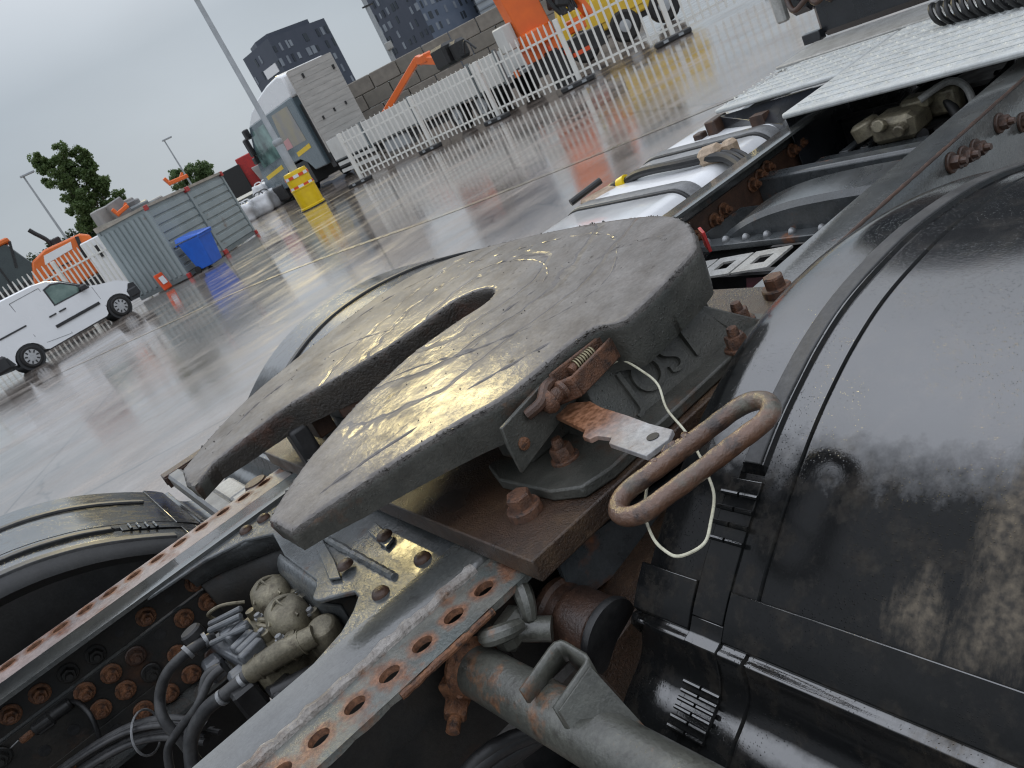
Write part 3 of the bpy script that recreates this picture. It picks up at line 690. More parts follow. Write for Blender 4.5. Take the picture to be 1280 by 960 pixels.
# lock housing and ribs under the plate
b = MB(); b.box((.86, 1.50, 1.17), (.34, .035, .08)); b.box((.93, 1.74, 1.165), (.30, .03, .08)); b.box((1.02, 1.62, 1.155), (.12, .30, .05)); b.box((.66, 1.79, 1.15), (.3, .02, .07), Matrix.Rotation(-.5, 3, 'Z'))
b.box((.50, 2.02, 1.115), (.05, .16, .07)); b.box((.66, 1.30, 1.15), (.03, .4, .09)); b.box((.95, 1.30, 1.165), (.03, .45, .09)); b.box((.95, 2.0, 1.165), (.03, .4, .09)); b.box((.66, 2.0, 1.15), (.03, .4, .07))
b.build('lock_housing', M['rustdark'], fw, bevel=.004)
b = MB(); b.box((.43, 1.925, 1.10), (.05, .05, .10)); b.build('rubber_buffer', M['blackpart'], fw, bevel=.01)
b = MB(); b.prism([(1.12, 1.14, 1.235), (1.098, 1.112, 1.232), (1.098, 1.112, 1.19), (1.12, 1.14, 1.195)], (.006, -.003, 0)); b.build('reflector', M['red'], fw, bevel=.001)

# release bracket, spring, lever, handle
ex = V((.90, .16, .0)).normalized(); ex = (V((.757, 1.085, 1.2)) - V((.520, 1.055, 1.175))).normalized()
def fr(u, v, wd):   # u along the plate's side, v outwards (towards -y), wd up
    ey = V((0, -1, 0)); ez = V((0, 0, 1)); return V((.505, 1.078, 1.17)) + ex * u + ey * v + ez * wd
b = MB(); b.prism([fr(.0, .0, -.010), fr(.005, 0, .022), fr(.27, 0, .022), fr(.30, 0, .012), fr(.30, 0, -.03), fr(.24, 0, -.045), fr(.0, 0, -.062)], (0, -.009, 0))
rbk = b.build('release_bracket', M['castdark'], fw, bevel=.002)
b = MB(); b.lathe([(.011, 0), (.011, .004), (.0085, .0055)], fr(.028, .009, -.026), (0, -1, 0), 14); b.build('pin', M['rustbright'], rbk)
b = MB()    # U-shaped guide
b.beam(fr(.135, .012, .008), fr(.275, .055, .004), .007, .036, ch=.002)
b.beam(fr(.150, .052, -.006), fr(.285, .070, -.004), .008, .040, ch=.002)
b.beam(fr(.118, .010, -.006), fr(.152, .054, -.006), .010, .040, ch=.003)
b.build('guide_fork', M['rust'], rbk, bevel=.002)
b = MB(); b.lathe([(.008, 0), (.016, .004), (.021, .012), (.021, .022), (.014, .026), (.012, .040), (.017, .043), (.017, .050)], fr(.085, .022, .0), ex * .9 + V((0, -.25, 0)), 16)
b.build('hinge_pin', M['rust'], rbk)
hel = []
for i in range(8 * 12 + 1):
    t = i / 12; p = fr(.178 + .0052 * t, .034 + .0015 * t, .010); a = 2 * pi * t
    hel.append(p + V((0, -.0105 * cos(a), .0105 * sin(a))))
b = MB(); b.tube(hel, .0019, 6); b.build('coil_spring', M['spring'], rbk)
b = MB(); b.lathe([(.0085, 0), (.0085, .034), (.012, .035), (.012, .049), (.009, .05), (.009, .062)], fr(.165, .033, .010), ex, 12); b.build('spring_stud', M['rust'], rbk)
b = MB(); b.tube(spline([fr(.06, .01, .004), fr(.085, .028, .010), fr(.11, .02, .018), fr(.135, .014, .012)], 5), [.010] * 15 + [.008], 10); b.build('bent_lug', M['rustdark'], rbk)
# flat lever
zt = 1.143
lev = [(.622, 1.118), (.650, 1.105), (.664, 1.045), (.652, 1.005), (.640, .93), (.628, .87), (.622, .818), (.600, .808), (.560, .815), (.566, .86), (.572, .905), (.585, .912), (.584, .945), (.574, .951), (.577, .972), (.592, .982)]
b = MB(); b.prism([(x, y, zt) for x, y in lev], (0, 0, -.009)); lever = b.build('release_lever', [M['rustbright']], fw, bevel=.0012)
def lever_mat():   # rust at the pivot, worn grey paint at the free end
    m = mk('lever_worn_paint', (.42, .42, .42), (.34, .33, .33), 20, .28, .4, bump=.3, bscale=180, spots=((.34, .16, .075), .62, .75, 26), coat=.4)
    t = m.node_tree; n = t.nodes; L = t.links; bs = n['Principled BSDF']
    tcx = n.new('ShaderNodeTexCoord'); sp = n.new('ShaderNodeSeparateXYZ'); L.new(tcx.outputs['Object'], sp.inputs[0])
    ns = n.new('ShaderNodeTexNoise'); ns.inputs['Scale'].default_value = 24; ns.inputs['Detail'].default_value = 6; L.new(tcx.outputs['Object'], ns.inputs['Vector'])
    ad = n.new('ShaderNodeMath'); ad.operation = 'MULTIPLY_ADD'; L.new(ns.outputs[0], ad.inputs[0]); ad.inputs[1].default_value = .09; L.new(sp.outputs['Y'], ad.inputs[2])
    mr = n.new('ShaderNodeMapRange'); mr.inputs['From Min'].default_value = -.70; mr.inputs['From Max'].default_value = -.60; L.new(ad.outputs[0], mr.inputs[0])
    nd = n.new('ShaderNodeTexNoise'); nd.inputs['Scale'].default_value = 90; L.new(tcx.outputs['Object'], nd.inputs['Vector'])
    rc = _ramp(n, .35, .65, (.13, .055, .025, 1), (.30, .145, .08, 1)); L.new(nd.outputs[0], rc.inputs[0])
    q = n.new('ShaderNodeMix'); q.data_type = 'RGBA'; oc = bs.inputs['Base Color'].links[0].from_socket
    L.new(mr.outputs[0], q.inputs[0]); L.new(oc, q.inputs[6]); L.new(rc.outputs[0], q.inputs[7]); L.new(q.outputs[2], bs.inputs['Base Color'])
    return m
lever.data.materials[0] = lever_mat()
b = MB(); b.lathe([(.0095, 0), (.0095, .0008)], (.600, .838, zt + .0004), (0, 0, 1), 16); b.build('lever_hole', M['blackpart'], lever)
# pull handle: long closed loop of round bar
c1 = V((.502, .779, 1.125)); c2 = V((.655, .712, 1.150)); ax = (c2 - c1).normalized(); side = V((-.38, -1, .06)); side = (side - ax * side.dot(ax)).normalized(); hw = .036
pts = []
for i in range(9):
    a = pi / 2 + pi * i / 8; pts.append(c1 + ax * cos(a) * hw + side * sin(a) * hw)
for i in range(1, 8): pts.append(c1.lerp(c2, i / 8) - side * hw)
for i in range(9):
    a = -pi / 2 + pi * i / 8; pts.append(c2 + ax * cos(a) * hw + side * sin(a) * hw)
for i in range(1, 8): pts.append(c2.lerp(c1, i / 8) + side * hw)
pts = [p + V((mnoise.noise(p * 30), mnoise.noise(p * 31), 0)) * .0012 for p in pts]
M['handle'] = mk('rusty_handle_bar', (.10, .047, .025), (.17, .083, .045), 12, .32, .45, bump=.8, bscale=90, bdist=.004, rust=((.14, .135, .10), .56, .66, 9), spots=((.05, .028, .020), .54, .66, 24), coat=.7, crough=.15, grit=.2)
b = MB(); hp_ = spline(pts, 6, True); b.tube(hp_, [.0132 + .0009 * mnoise.noise(p * 55) for p in hp_], 16, closed=True); handle = b.build('pull_handle', M['handle'], fw)
wp = c1.lerp(c2, .42) - side * hw
b = MB(); rs = random.Random(2)
for i in range(7): b.lathe([(.003, -.006), (.010, -.004), (.012, 0), (.010, .004), (.003, .006)], wp + ax * (rs.uniform(-.03, .03)) - side * (.004) + V((0, 0, .006)), (rs.uniform(-1, 1), rs.uniform(-1, 1), 1), 9)
b.build('weld', M['handle'], handle)

# --- fenders ------------------------------------------------------------------
PROF = [(.32, .60), (.326, .68), (.338, .735), (.362, .782), (.40, .812), (.438, .832), (.456, .850), (.464, .875), (.468, .896), (.484, .900), (.505, .922), (.530, .944), (.56, .968), (.60, .997), (.65, 1.030), (.70, 1.060), (.75, 1.086), (.80, 1.107), (.86, 1.128), (.93, 1.145), (1.0, 1.155), (1.08, 1.160), (1.16, 1.160), (1.26, 1.152), (1.35, 1.140), (1.43, 1.124), (1.50, 1.106), (1.57, 1.086), (1.66, 1.056), (1.75, 1.022), (1.84, .98), (1.92, .93), (1.99, .87), (2.04, .80), (2.06, .72), (2.065, .64)]
def fender(xf, ysgn, label, muddy=False, y_in=.716, y_out=1.46, step=.012):
    """xf maps the profile's x to the world; ysgn is the side of the truck"""
    pr = [V((x, 0, z)) for x, z in PROF]
    fine = spline(pr, 5); n = len(fine)
    nor = []
    for i in range(n):
        t = (fine[min(i + 1, n - 1)] - fine[max(i - 1, 0)]).normalized(); nor.append(V((-t.z, 0, t.x)))
    ds = [y_in - .004, y_in, y_in + .006]
    d = y_in + .02
    while d < y_out: ds.append(d); d += step
    extra = [.838, .842, .846, .850, .878, .882, .886, .890, .930, .933, .936, .939]
    ds = sorted(set([round(q, 4) for q in ds + [e for e in extra if y_in < e < y_out]])) + [y_out, y_out + .006, y_out + .008]
    def hgt(d, i):
        h = 0
        up = fine[i].z > .925 or fine[i].x > 1
        if .846 <= d <= .882: h += .006 if fine[i].x > .675 else -.007       # raised strip, then the strap's channel
        if .933 <= d <= .936: h -= .0045
        h -= .016 * max(0, 1 - (d - y_in) / .07) ** 2
        if d < y_in: h -= .02
        if d > y_out: h -= .015 + (d - y_out)
        h += .0012 * mnoise.noise(V((fine[i].x * 7, d * 7, 3)))
        return h
    b = MB(); m = len(ds); vs = []
    for i in range(n):
        for d in ds:
            p = fine[i] + nor[i] * hgt(d, i); vs.append((xf(p.x), CY + ysgn * d, p.z))
    fs = [(i * m + k, i * m + k + 1, (i + 1) * m + k + 1, (i + 1) * m + k) for i in range(n - 1) for k in range(m - 1)]
    b.add(vs, fs)
    o = b.build('fender', M['muddy'] if muddy else M['plastic'], T, smooth=28)
    s = o.modifiers.new('solid', 'SOLIDIFY'); s.thickness = .006; s.offset = -1
    return o, fine, nor
ident = lambda x: x
fenR, fine, nor = fender(ident, -1, '', True)
fenL, _, _ = fender(ident, 1, '', False, .716, 1.53)
fenL2, _, _ = fender(lambda x: .655 - x, 1, '')
def on_prof(x, lift=0):
    for i in range(len(fine) - 1):
        if fine[i].x <= x <= fine[i + 1].x:
            t = (x - fine[i].x) / max(1e-6, fine[i + 1].x - fine[i].x); p = fine[i].lerp(fine[i + 1], t); q = nor[i]; return p + q * lift, q
    return fine[-1], nor[-1]
def strip(xf, ysgn, parent, x0, x1, d0, d1, lift, th, name, mat, N=24):
    b = MB(); vs = []
    for i in range(N + 1):
        x = x0 + (x1 - x0) * i / N
        for l in (lift, lift - th):
            p, q = on_prof(x, l)
            for d in (d0, d1): vs.append((xf(p.x), CY + ysgn * d, p.z))
    fs = []
    for i in range(N):
        a, c = i * 4, (i + 1) * 4
        fs += [(a, a + 1, c + 1, c), (a + 2, a + 3, c + 3, c + 2), (a, a + 2, c + 2, c), (a + 1, a + 3, c + 3, c + 1)]
    fs += [(0, 1, 3, 2), (N * 4, N * 4 + 1, N * 4 + 3, N * 4 + 2)]
    b.add(vs, fs); return b.build(name, mat, parent, bevel=.0015)
def fender_trim(xf, ysgn, fen, clips=True):
    strip(xf, ysgn, fen, .68, 1.95, .850, .878, .009, .008, 'fender_rib', M['plasticgrey'], 40)
    # clamping band across the fender, stepping at both seams
    strip(xf, ysgn, fen, .4835, .535, .720, .831, .0065, .010, 'clamp_band', M['plastic'], 10)
    strip(xf, ysgn, fen, .4835, .535, .892, 1.458, .0065, .010, 'clamp_band', M['plastic'], 10)
    for (x0, x1, d0, d1, g0, g1, nn) in ((.50, .66, .833, .888, .585, .640, 4), (.392, .50, .833, .890, .392, .446, 6)):
        st = strip(xf, ysgn, fen, x0, x1, d0, d1, .004, .010, 'clamp_strap', M['plastic'], 14)
        b = MB()
        for k in range(nn):
            x = g0 + (g1 - g0) * k / (nn - 1); p, q = on_prof(x, .007)
            for a, c in ((d0 - .004, (d0 + d1) / 2 - .002), ((d0 + d1) / 2 + .002, d1 + .004)):
                b.tube([(xf(p.x), CY + ysgn * a, p.z), (xf(p.x), CY + ysgn * c, p.z)], .0036, 8)
        b.build('grip_ridge', M['plastic'], st)
fender_trim(ident, -1, fenR); fender_trim(lambda x: .655 - x, 1, fenL2); fender_trim(ident, 1, fenL)
M['valance'] = mk('dusty_black_plastic', (.026, .027, .028), (.038, .038, .037), 6, .4, .5, bump=.2, bscale=120)
def valance(xf, ysgn, fen, d, drop):
    rows = []
    for i in range(41):
        x = .50 + (1.95 - .50) * i / 40; p, q = on_prof(x, -.004)
        rows.append([(xf(p.x), CY + ysgn * d, p.z), (xf(p.x), CY + ysgn * (d - .006), p.z - drop * .12), (xf(p.x), CY + ysgn * (d + .03), p.z - drop * .2), (xf(p.x), CY + ysgn * (d + .05), p.z - drop)])
    return grid(rows, 'fender_valance', M['valance'], fen, .005, smooth=40)
valance(lambda x: .655 - x, 1, fenL2, .718, .36); valance(ident, 1, fenL, .718, .2)
for xf_, fe_ in ((ident, fenL), (lambda x: .655 - x, fenL2)):
    strip(xf_, 1, fe_, .56, 1.95, 1.235, 1.262, .008, .008, 'fender_rib', M['plasticgrey'], 40)
    strip(xf_, 1, fe_, .56, 1.95, .719, .757, .004, .010, 'fender_edge', M['plasticgrey'], 40)
# wheels under the fenders
def wheel(x, y, wd=.30):
    b = MB(); r = .50
    b.lathe([(.28, -wd / 2), (.40, -wd / 2), (.455, -wd / 2 + .01), (.485, -wd / 2 + .04), (r, -wd / 2 + .06), (r, wd / 2 - .06), (.485, wd / 2 - .04), (.455, wd / 2 - .01), (.40, wd / 2), (.28, wd / 2)], (x, y, r), (0, 1, 0), 48)
    for k in range(56):
        a = 2 * pi * k / 56
        for j in range(4):
            yy = y - wd / 2 + .06 + (wd - .12) * (j + .5) / 4; aa = a + (.05 if j % 2 else 0)
            Rm = Matrix.Rotation(-aa, 3, 'Y'); b.box((x + (r + .004) * cos(aa), yy, r + (r + .004) * sin(aa)), (.014, (wd - .12) / 4 - .010, .040), Rm)
    ty = b.build('tyre', M['rubber'], T)
    b = MB(); b.lathe([(.05, -.03), (.28, -.12), (.285, -.10), (.285, .10), (.28, .12), (.05, .03)], (x, y, r), (0, 1, 0), 24); b.build('rim', M['alu'], ty)
for x in (1.1, -.445):
    for y in (CY + .93, CY + 1.26): wheel(x, y)
wheel(1.1, CY - .93); wheel(1.1, CY - 1.26)
# axles, springs, drive shaft and dark bulk under the frame
b = MB()
for x in (1.1, -.445):
    b.lathe([(.09, -.85), (.09, -.30), (.22, -.14), (.24, 0), (.22, .14), (.09, .30), (.09, .85)], (x, CY, .5), (0, 1, 0), 18)
b.tube([(2.9, CY, .62), (1.3, CY, .53)], .06, 12); b.tube([(.9, CY, .52), (-.3, CY, .51)], .055, 12)
b.build('drive_axle', M['blackpart'], T)
boxes('suspension_beam', [((.9, CY - .52, .50), (1.5, .10, .09), None, .01), ((.9, CY + .52, .50), (1.5, .10, .09), None, .01), ((.35, CY, .56), (.18, .9, .14), None, .02), ((-.9, CY, .78), (.10, .94, .18), None, .01)], M['blackpart'], T)

# --- right side: support tube, bracket, cast hook, air spring, beam -------------
PA = V((.270, CY - .555, .905)); PB = V((.312, .30, .885))
M['tubeflange'] = M['rustbright']
b = MB(); b.tube([PA, PA.lerp(PB, .5), PB], .041, 28); tube = b.build('support_tube', M['pipe'], T)
b = MB(); b.lathe([(.046, -.012), (.050, .0), (.046, .006), (.0415, .016)], PA + V((0, .0, 0)), (PB - PA), 24)
for i in range(9):
    a = 2 * pi * i / 9; b.lathe([(.004, -.006), (.008, -.003), (.008, .004), (.003, .007)], PA + V((cos(a) * .042, -.004, sin(a) * .042)), (rnd.uniform(-1, 1), rnd.uniform(-1, 1), 1), 8)
b.build('weld_collar', M['rustbright'], tube)
ol = [(.258, .870), (.330, .888), (.340, .889), (.346, .883), (.347, .874), (.345, .828), (.342, .819), (.334, .815), (.262, .800)]
rows = []
for k, (x, y) in enumerate(ol):
    low = .945 if x < .30 else .935
    if y < .83: low = .90 if x > .3 else .925
    rows.append([(x, y, .970), (x, y, (.970 + low) / 2), (x, y, low)])
chn = grid(rows, 'channel_bracket', M['pipe'], tube, .006, smooth=50)
MB().prism([(.335, .8145, .965), (.262, .7995, .965), (.262, .7995, .925), (.30, .78, .90), (.33, .74, .895)], (.002, -.005, 0)).build('bracket_cheek', M['pipe'], tube, bevel=.001)
b = MB(); b.lathe([(.020, 0), (.020, .022), (.017, .026)], (.222, CY - .545, .872), (-.7, -.6, -.2), 6); b.lathe([(.011, .024), (.011, .048), (.008, .05)], (.222, CY - .545, .872), (-.7, -.6, -.2), 12)
b.box((.238, CY - .53, .88), (.05, .03, .06), Matrix.Rotation(.5, 3, 'Z'), .006); b.build('bolt', M['rustbright'], tube)
b = MB()   # cast hook beside the rail
b.tube(spline([(.315, 1.045, .955), (.300, 1.018, .962), (.322, .996, .962), (.35, 1.0, .95)], 6), [.010 + .005 * sin(pi * i / 18) for i in range(19)], 10)
b.tube(spline([(.385, 1.075, .972), (.392, 1.040, .978), (.382, 1.015, .968), (.368, 1.005, .94)], 6), [.011 + .005 * sin(pi * i / 18) for i in range(19)], 10)
b.box((.345, 1.03, .935), (.07, .045, .05), Matrix.Rotation(.25, 3, 'Z'), .012); b.tube([(.352, 1.02, .93), (.385, .985, .915)], .020, 14)
b.build('cast_hook', M['pipe'], tube, bevel=.003)
AX_ = V((.10, -1, -.22)).normalized(); A0 = V((.432, 1.035, .892)); K = .74
def sc(pr): return [(r * K, h_ * K) for r, h_ in pr]
b = MB(); b.lathe(sc([(.02, -.03), (.06, -.028), (.072, -.015), (.074, .0), (.066, .008), (.064, .03), (.070, .036), (.073, .05), (.073, .120), (.066, .127)]), A0, AX_, 36)
asp = b.build('brake_chamber', M['rustdark'], T)
b = MB(); b.lathe(sc([(.066, .127), (.080, .129), (.082, .137), (.080, .146), (.070, .148)]), A0, AX_, 36); b.build('clamp_ring', M['blackpart'], asp)
b = MB(); b.beam((.40, .99, .80), (.80, .965, .875), .11, .10, ch=.006); b.build('trailing_beam', M['rustplate'], T)
# bracket ladder on the outer face of the right rail, with holes and nuts
MB().box((.80, CY - .502, .80), (.9, .010, .10)).build('web_liner', M['darkweb'], T)
b = MB(); b.box((.12, CY - .4925, .85), (2.25, .010, .24)); olate = b.build('outer_web_plate', M['darkweb'], T, bevel=.002)
for i in range(14):
    copy_to(bolt_z if i % 3 else bolt_d, olate, (.47 + .068 * (i % 7), CY - .508, .80 + .05 * (i // 7)), (radians(90), rnd.random(), 0))
for i in range(6):
    copy_to(hole0, olate, (.44 + .064 * i, CY - .4982, .935), (radians(90), 0, 0))
b = MB(); b.beam((.46, 1.03, .93), (.86, 1.02, .88), .012, .09); b.build('edge_strip', M['frame'], T)

bead([(1.24, CY - .484, .9995), (2.5, CY - .472, .9995)], .0045, 'rust_seam', railR, M['rustdark'], 6)
# --- left side support tube with its rusty channel end ---------------------------
PL0 = V((.225, CY + .555, .955)); PL1 = V((.235, CY + 1.32, .955))
b = MB(); b.box(((PL0 + PL1) / 2), (.05, .77, .055), None, .008); tl = b.build('support_tube', M['strap'], T)
b = MB(); b.box((.275, CY + 1.36, .975), (.16, .06, .012)); b.box((.275, CY + 1.39, .955), (.16, .008, .04)); b.box((.275, CY + 1.332, .955), (.16, .008, .04)); b.build('channel_end', M['rustdark'], tl, bevel=.002)
b = MB(); b.box((.31, CY + .66, .945), (.10, .12, .05), None, .01); b.box((.30, CY + .90, .93), (.07, .2, .03), None, .008); b.build('bracket', M['beige'], tl)
b = MB(); b.lathe([(.05, 0), (.045, .03), (.03, .06)], (.33, CY + .62, .94), (0, 0, 1), 12); b.build('cap', M['rustdark'], tl)

# --- brake valve between the rails -----------------------------------------------
b = MB()
b.box((.075, 1.64, .865), (.12, .24, .09), Matrix.Rotation(.1, 3, 'Z'), .012); b.box((.155, 1.60, .875), (.05, .20, .07), None, .012)
b.lathe([(.030, 0), (.034, .02), (.034, .06), (.028, .07)], (.17, 1.50, .85), (0, -.2, 1), 18)
valve = b.build('brake_valve', M['cast'], T, bevel=.004)
for (x, y, rx, ry) in ((.150, 1.715, .045, .062), (.140, 1.585, .045, .066)):
    b = MB(); prof = [(1.0, -.02), (1.0, .0), (.96, .012), (.82, .028), (.55, .037), (.2, .041)]
    vs = []; n = 28
    for r, h in prof:
        for k in range(n): vs.append((x + rx * r * cos(2 * pi * k / n), y + ry * r * sin(2 * pi * k / n), .925 + h))
    fs = [(i * n + k, i * n + (k + 1) % n, (i + 1) * n + (k + 1) % n, (i + 1) * n + k) for i in range(len(prof) - 1) for k in range(n)] + [[(len(prof) - 1) * n + k for k in range(n)]]
    b.add(vs, fs)
    lid = b.build('valve_lid', M['cast'], valve)
    b = MB(); b.tube(spline([(x - rx * .9, y - ry * .3, .945), (x - .01, y, .968), (x + .01, y, .968), (x + rx * .9, y + ry * .3, .945)], 5), .003, 6)
    b.tube(spline([(x + rx * .25, y - ry * .9, .945), (x, y - .01, .968), (x, y + .01, .968), (x - rx * .25, y + ry * .9, .945)], 5), .003, 6); b.build('lid_rib', M['cast'], lid)
    for k in range(5):
        a = 2 * pi * k / 5 + .5; b = MB(); b.lathe([(.011, -.03), (.011, .004), (.007, .005)], (x + (rx + .008) * cos(a), y + (ry + .008) * sin(a), .925), (0, 0, 1), 12); b.build('screw_boss', M['cast'], lid)
b = MB()
for q in range(6): b.box((.052 - .004 * (q % 2), 1.735 - .036 * q, .922 + .004 * (q % 3)), (.055, .022, .03), Matrix.Rotation(.25, 3, 'Z'), .004)
b.box((.03, 1.67, .905), (.05, .19, .03), Matrix.Rotation(.15, 3, 'Z'), .006); b.box((.015, 1.58, .885), (.06, .05, .05), None, .008); b.box((-.02, 1.70, .885), (.04, .05, .05), None, .008)
b.tube([(.02, 1.76, .945), (.085, 1.70, .955)], .007, 10); b.tube([(.012, 1.735, .945), (.075, 1.67, .955)], .007, 10); b.tube([(.0, 1.70, .935), (.07, 1.62, .95)], .006, 10)
b.build('connector_block', M['greyplastic'], valve, bevel=.002)
b = MB(); b.lathe([(.021, 0), (.021, .03), (.018, .034), (.024, .036), (.024, .05), (.02, .055)], (-.012, 1.765, .905), (-.1, .1, 1), 16); b.build('black_plug', M['blackpart'], valve)
boxes('black_plug', [((-.005, 1.55, .86), (.05, .05, .07), None, .006), ((.05, 1.505, .83), (.05, .06, .08), None, .006)], M['blackpart'], valve)
b = MB(); b.tube([(.022, 1.545, .905), (.085, 1.505, .915), (.150, 1.478, .912)], [.022, .024, .021], 16); b.build('valve_cylinder', M['cast'], valve)
b = MB(); b.tube(spline([(.10, 1.74, .945), (.06, 1.755, .965), (.03, 1.785, .955), (.035, 1.80, .93)], 5), .004, 8); b.build('plug_strap', M['cast'], valve)
for k_ in range(5):
    t_ = .18 + .16 * k_; p_ = V((.022, 1.545, .905)).lerp(V((.150, 1.478, .912)), t_); MB().lathe([(.0235, -.002), (.0262, -.001), (.0262, .001), (.0235, .002)], p_, V((.128, -.067, .007)), 18).build('cast_fin', M['cast'], valve)
for (x, y, z) in ((.10, 1.66, .93), (.085, 1.60, .925), (.19, 1.66, .915), (.195, 1.58, .915), (.10, 1.53, .925), (.175, 1.535, .925)):
    MB().lathe([(.011, 0), (.011, .004), (.0075, .0045), (.0075, .011), (.006, .012)], (x, y, z), (0, 0, 1), 6).build('cap_screw', M['alu'], valve)
for (x, y, z) in ((.118, 1.655, .90), (.11, 1.63, .90)):
    MB().tube(spline([(x, y + .06, z), (x - .02, y, z + .03), (x + .02, y - .06, z + .01)], 5), .006, 8).build('cast_rib', M['cast'], valve)
for p_, d_ in (((-.043, 1.727, .94), (.9, .1, .1)), ((-.004, 1.742, .931), (.6, 0, -.1)), ((.005, 1.552, .897), (.9, -.3, .2)), ((-.04, 1.578, .885), (.7, -.5, .2))):
    MB().lathe([(.0165, -.004), (.0165, .004)], p_, d_, 14).build('hose_clamp', M['alu'], valve)
b = MB(); b.tube([(.035, 1.50, .86), (.09, 1.47, .86), (.16, 1.45, .85)], .018, 12); b.tube([(.08, 1.44, .82), (.17, 1.41, .82)], .016, 12); b.box((.11, 1.46, .79), (.16, .12, .07), None, .01); b.build('lower_body', M['blackpart'], valve)
b = MB(); b.box((.06, 1.42, .775), (.16, .10, .02), Matrix.Rotation(.3, 3, 'Z'), .004); b.build('valve_bracket', M['rustplate'], valve)
def hose(pts, r, name='hose', mat='hose', parent=None):
    b = MB(); b.tube(spline(pts, 8), r, 12); return b.build(name, M[mat], parent or T)
hose([(.012, 1.745, .925), (-.003, 1.74, .93), (-.043, 1.727, .94), (-.095, 1.756, .92), (-.135, 1.775, .88), (-.155, 1.757, .84), (-.153, 1.734, .78), (-.153, 1.69, .72)], .0115)
hose([(-.010, 1.64, .905), (-.041, 1.643, .9), (-.09, 1.645, .87), (-.145, 1.695, .83), (-.182, 1.713, .8), (-.213, 1.715, .73)], .009)
hose([(-.010, 1.655, .90), (-.042, 1.667, .9), (-.082, 1.668, .86), (-.134, 1.672, .82), (-.183, 1.65, .74)], .009)
hose([(.045, 1.53, .90), (.017, 1.549, .9), (-.028, 1.57, .89), (-.083, 1.629, .86), (-.138, 1.658, .81), (-.178, 1.639, .73)], .0145)
for k_ in range(5):
    hose([(-.25, 1.04 - .012 * k_, .86 - .03 * k_), (.02, 1.02 + .01 * k_, .80 - .02 * k_), (.22, 1.03, .76 + .01 * k_), (.5, 1.00, .72 - .02 * k_), (.8, .98, .70)], .012 + .003 * (k_ % 2), 'hose', 'blackpart')
rnd = random.Random(5)
for i in range(8):
    o = V((rnd.uniform(-.018, .018), rnd.uniform(-.02, .02), rnd.uniform(-.012, .028)))
    hose([V(p) + o for p in [(-.10, 1.70, .775), (-.156, 1.80, .79), (-.218, 1.88, .79), (-.286, 1.93, .785), (-.36, 1.98, .77), (-.45, 2.03, .75), (-.6, 2.06, .72)]], rnd.choice([.006, .008, .010]), 'cable')
b = MB(); b.tube([V((-.205 + .042 * cos(a) * .7, 1.87 + .045 * cos(a), .79 + .045 * sin(a))) for a in [2 * pi * i / 20 for i in range(20)]], .0028, 6, closed=True); b.build('cable_tie', M['alu'], T)
# plug and socket at lower left
b = MB(); b.lathe([(.014, 0), (.014, .05)], (-.475, 2.10, .862), (.12, .0, .02), 6); cn = b.build('cable_connector', M['alu'], T)
b = MB(); b.lathe([(.012, 0), (.016, .006), (.016, .030), (.013, .036)], (-.428, 2.10, .864), (1, 0, .05), 16); b.build('union_nut', M['rustbright'], cn)
b = MB(); b.lathe([(.019, 0), (.021, .004), (.021, .04), (.016, .045), (.016, .085), (.012, .09)], (-.392, 2.10, .866), (1, -.15, .02), 18)
for k in range(10):
    a = 2 * pi * k / 10; b.beam((-.388, 2.10 + .021 * cos(a), .866 + .021 * sin(a)), (-.354, 2.095 + .021 * cos(a), .867 + .021 * sin(a)), .004, .004)
b.build('plug_body', M['blackpart'], cn)
hose([(-.306, 2.088, .868), (-.292, 2.07, .862), (-.286, 2.04, .83), (-.30, 2.03, .78), (-.33, 2.04, .72)], .006, 'plug_cable', 'blackpart', cn)

# --- front section between fifth wheel and deck ------------------------------------
b = MB()
arch = spline([(1.98, CY + .36, .80), (1.98, CY + .25, .86), (1.98, CY + .10, .925), (1.98, CY - .05, .955), (1.98, CY - .22, .965), (1.98, CY - .40, .965)], 6)
for i in range(len(arch) - 1):
    p, q = arch[i], arch[i + 1]
    sec = [(-.10, -.005), (-.085, .012), (.06, .016), (.085, .004), (.09, -.10), (-.10, -.10)]
    vs = [p + V((x, 0, z)) for x, z in sec] + [q + V((x, 0, z)) for x, z in sec]
    b.add(vs, [(k, (k + 1) % 6, 6 + (k + 1) % 6, 6 + k) for k in range(6)])
fx = b.build('front_crossmember', M['frame'], T, smooth=40)
boxes('lower_flange', [((1.86, CY - .02, .875), (.06, .70, .02)), ((2.36, CY + .05, .86), (.07, .7, .10), None, .01)], M['frame'], fx, bevel=.003)
for y in (1.55, 1.64, 1.72, 1.80, 1.88, 1.45): copy_to(rv, fx, (1.86, y, .886)).scale = (1.2, 1.2, 1.4)
b = MB()   # pale bracket with square openings
def lad(P, Q, wd, nn, z):
    P, Q = V(P), V(Q); d = Q - P; nrm = V((-d.y, d.x, 0)).normalized() * wd
    for i in range(nn):
        a = P + d * (i / nn); c = P + d * ((i + .93) / nn)
        for (s0, s1, t0, t1) in ((0, 1, 0, .28), (0, 1, .68, 1), (0, .3, .28, .68), (.7, 1, .28, .68)):
            p = a.lerp(c, s0); q = a.lerp(c, s1)
            b.prism([p + nrm * t0, q + nrm * t0, q + nrm * t1, p + nrm * t1], (0, 0, -.008))
lad((1.80, 1.93, .845), (1.80, 1.50, .875), -.13, 3, .85)
br = b.build('slotted_bracket', M['beige'], T, bevel=.001)
b = MB(); b.box((1.735, 1.70, .80), (.02, .46, .05)); b.box((1.87, 1.72, .81), (.10, .42, .02)); b.build('bracket_flange', M['blackpart'], br)
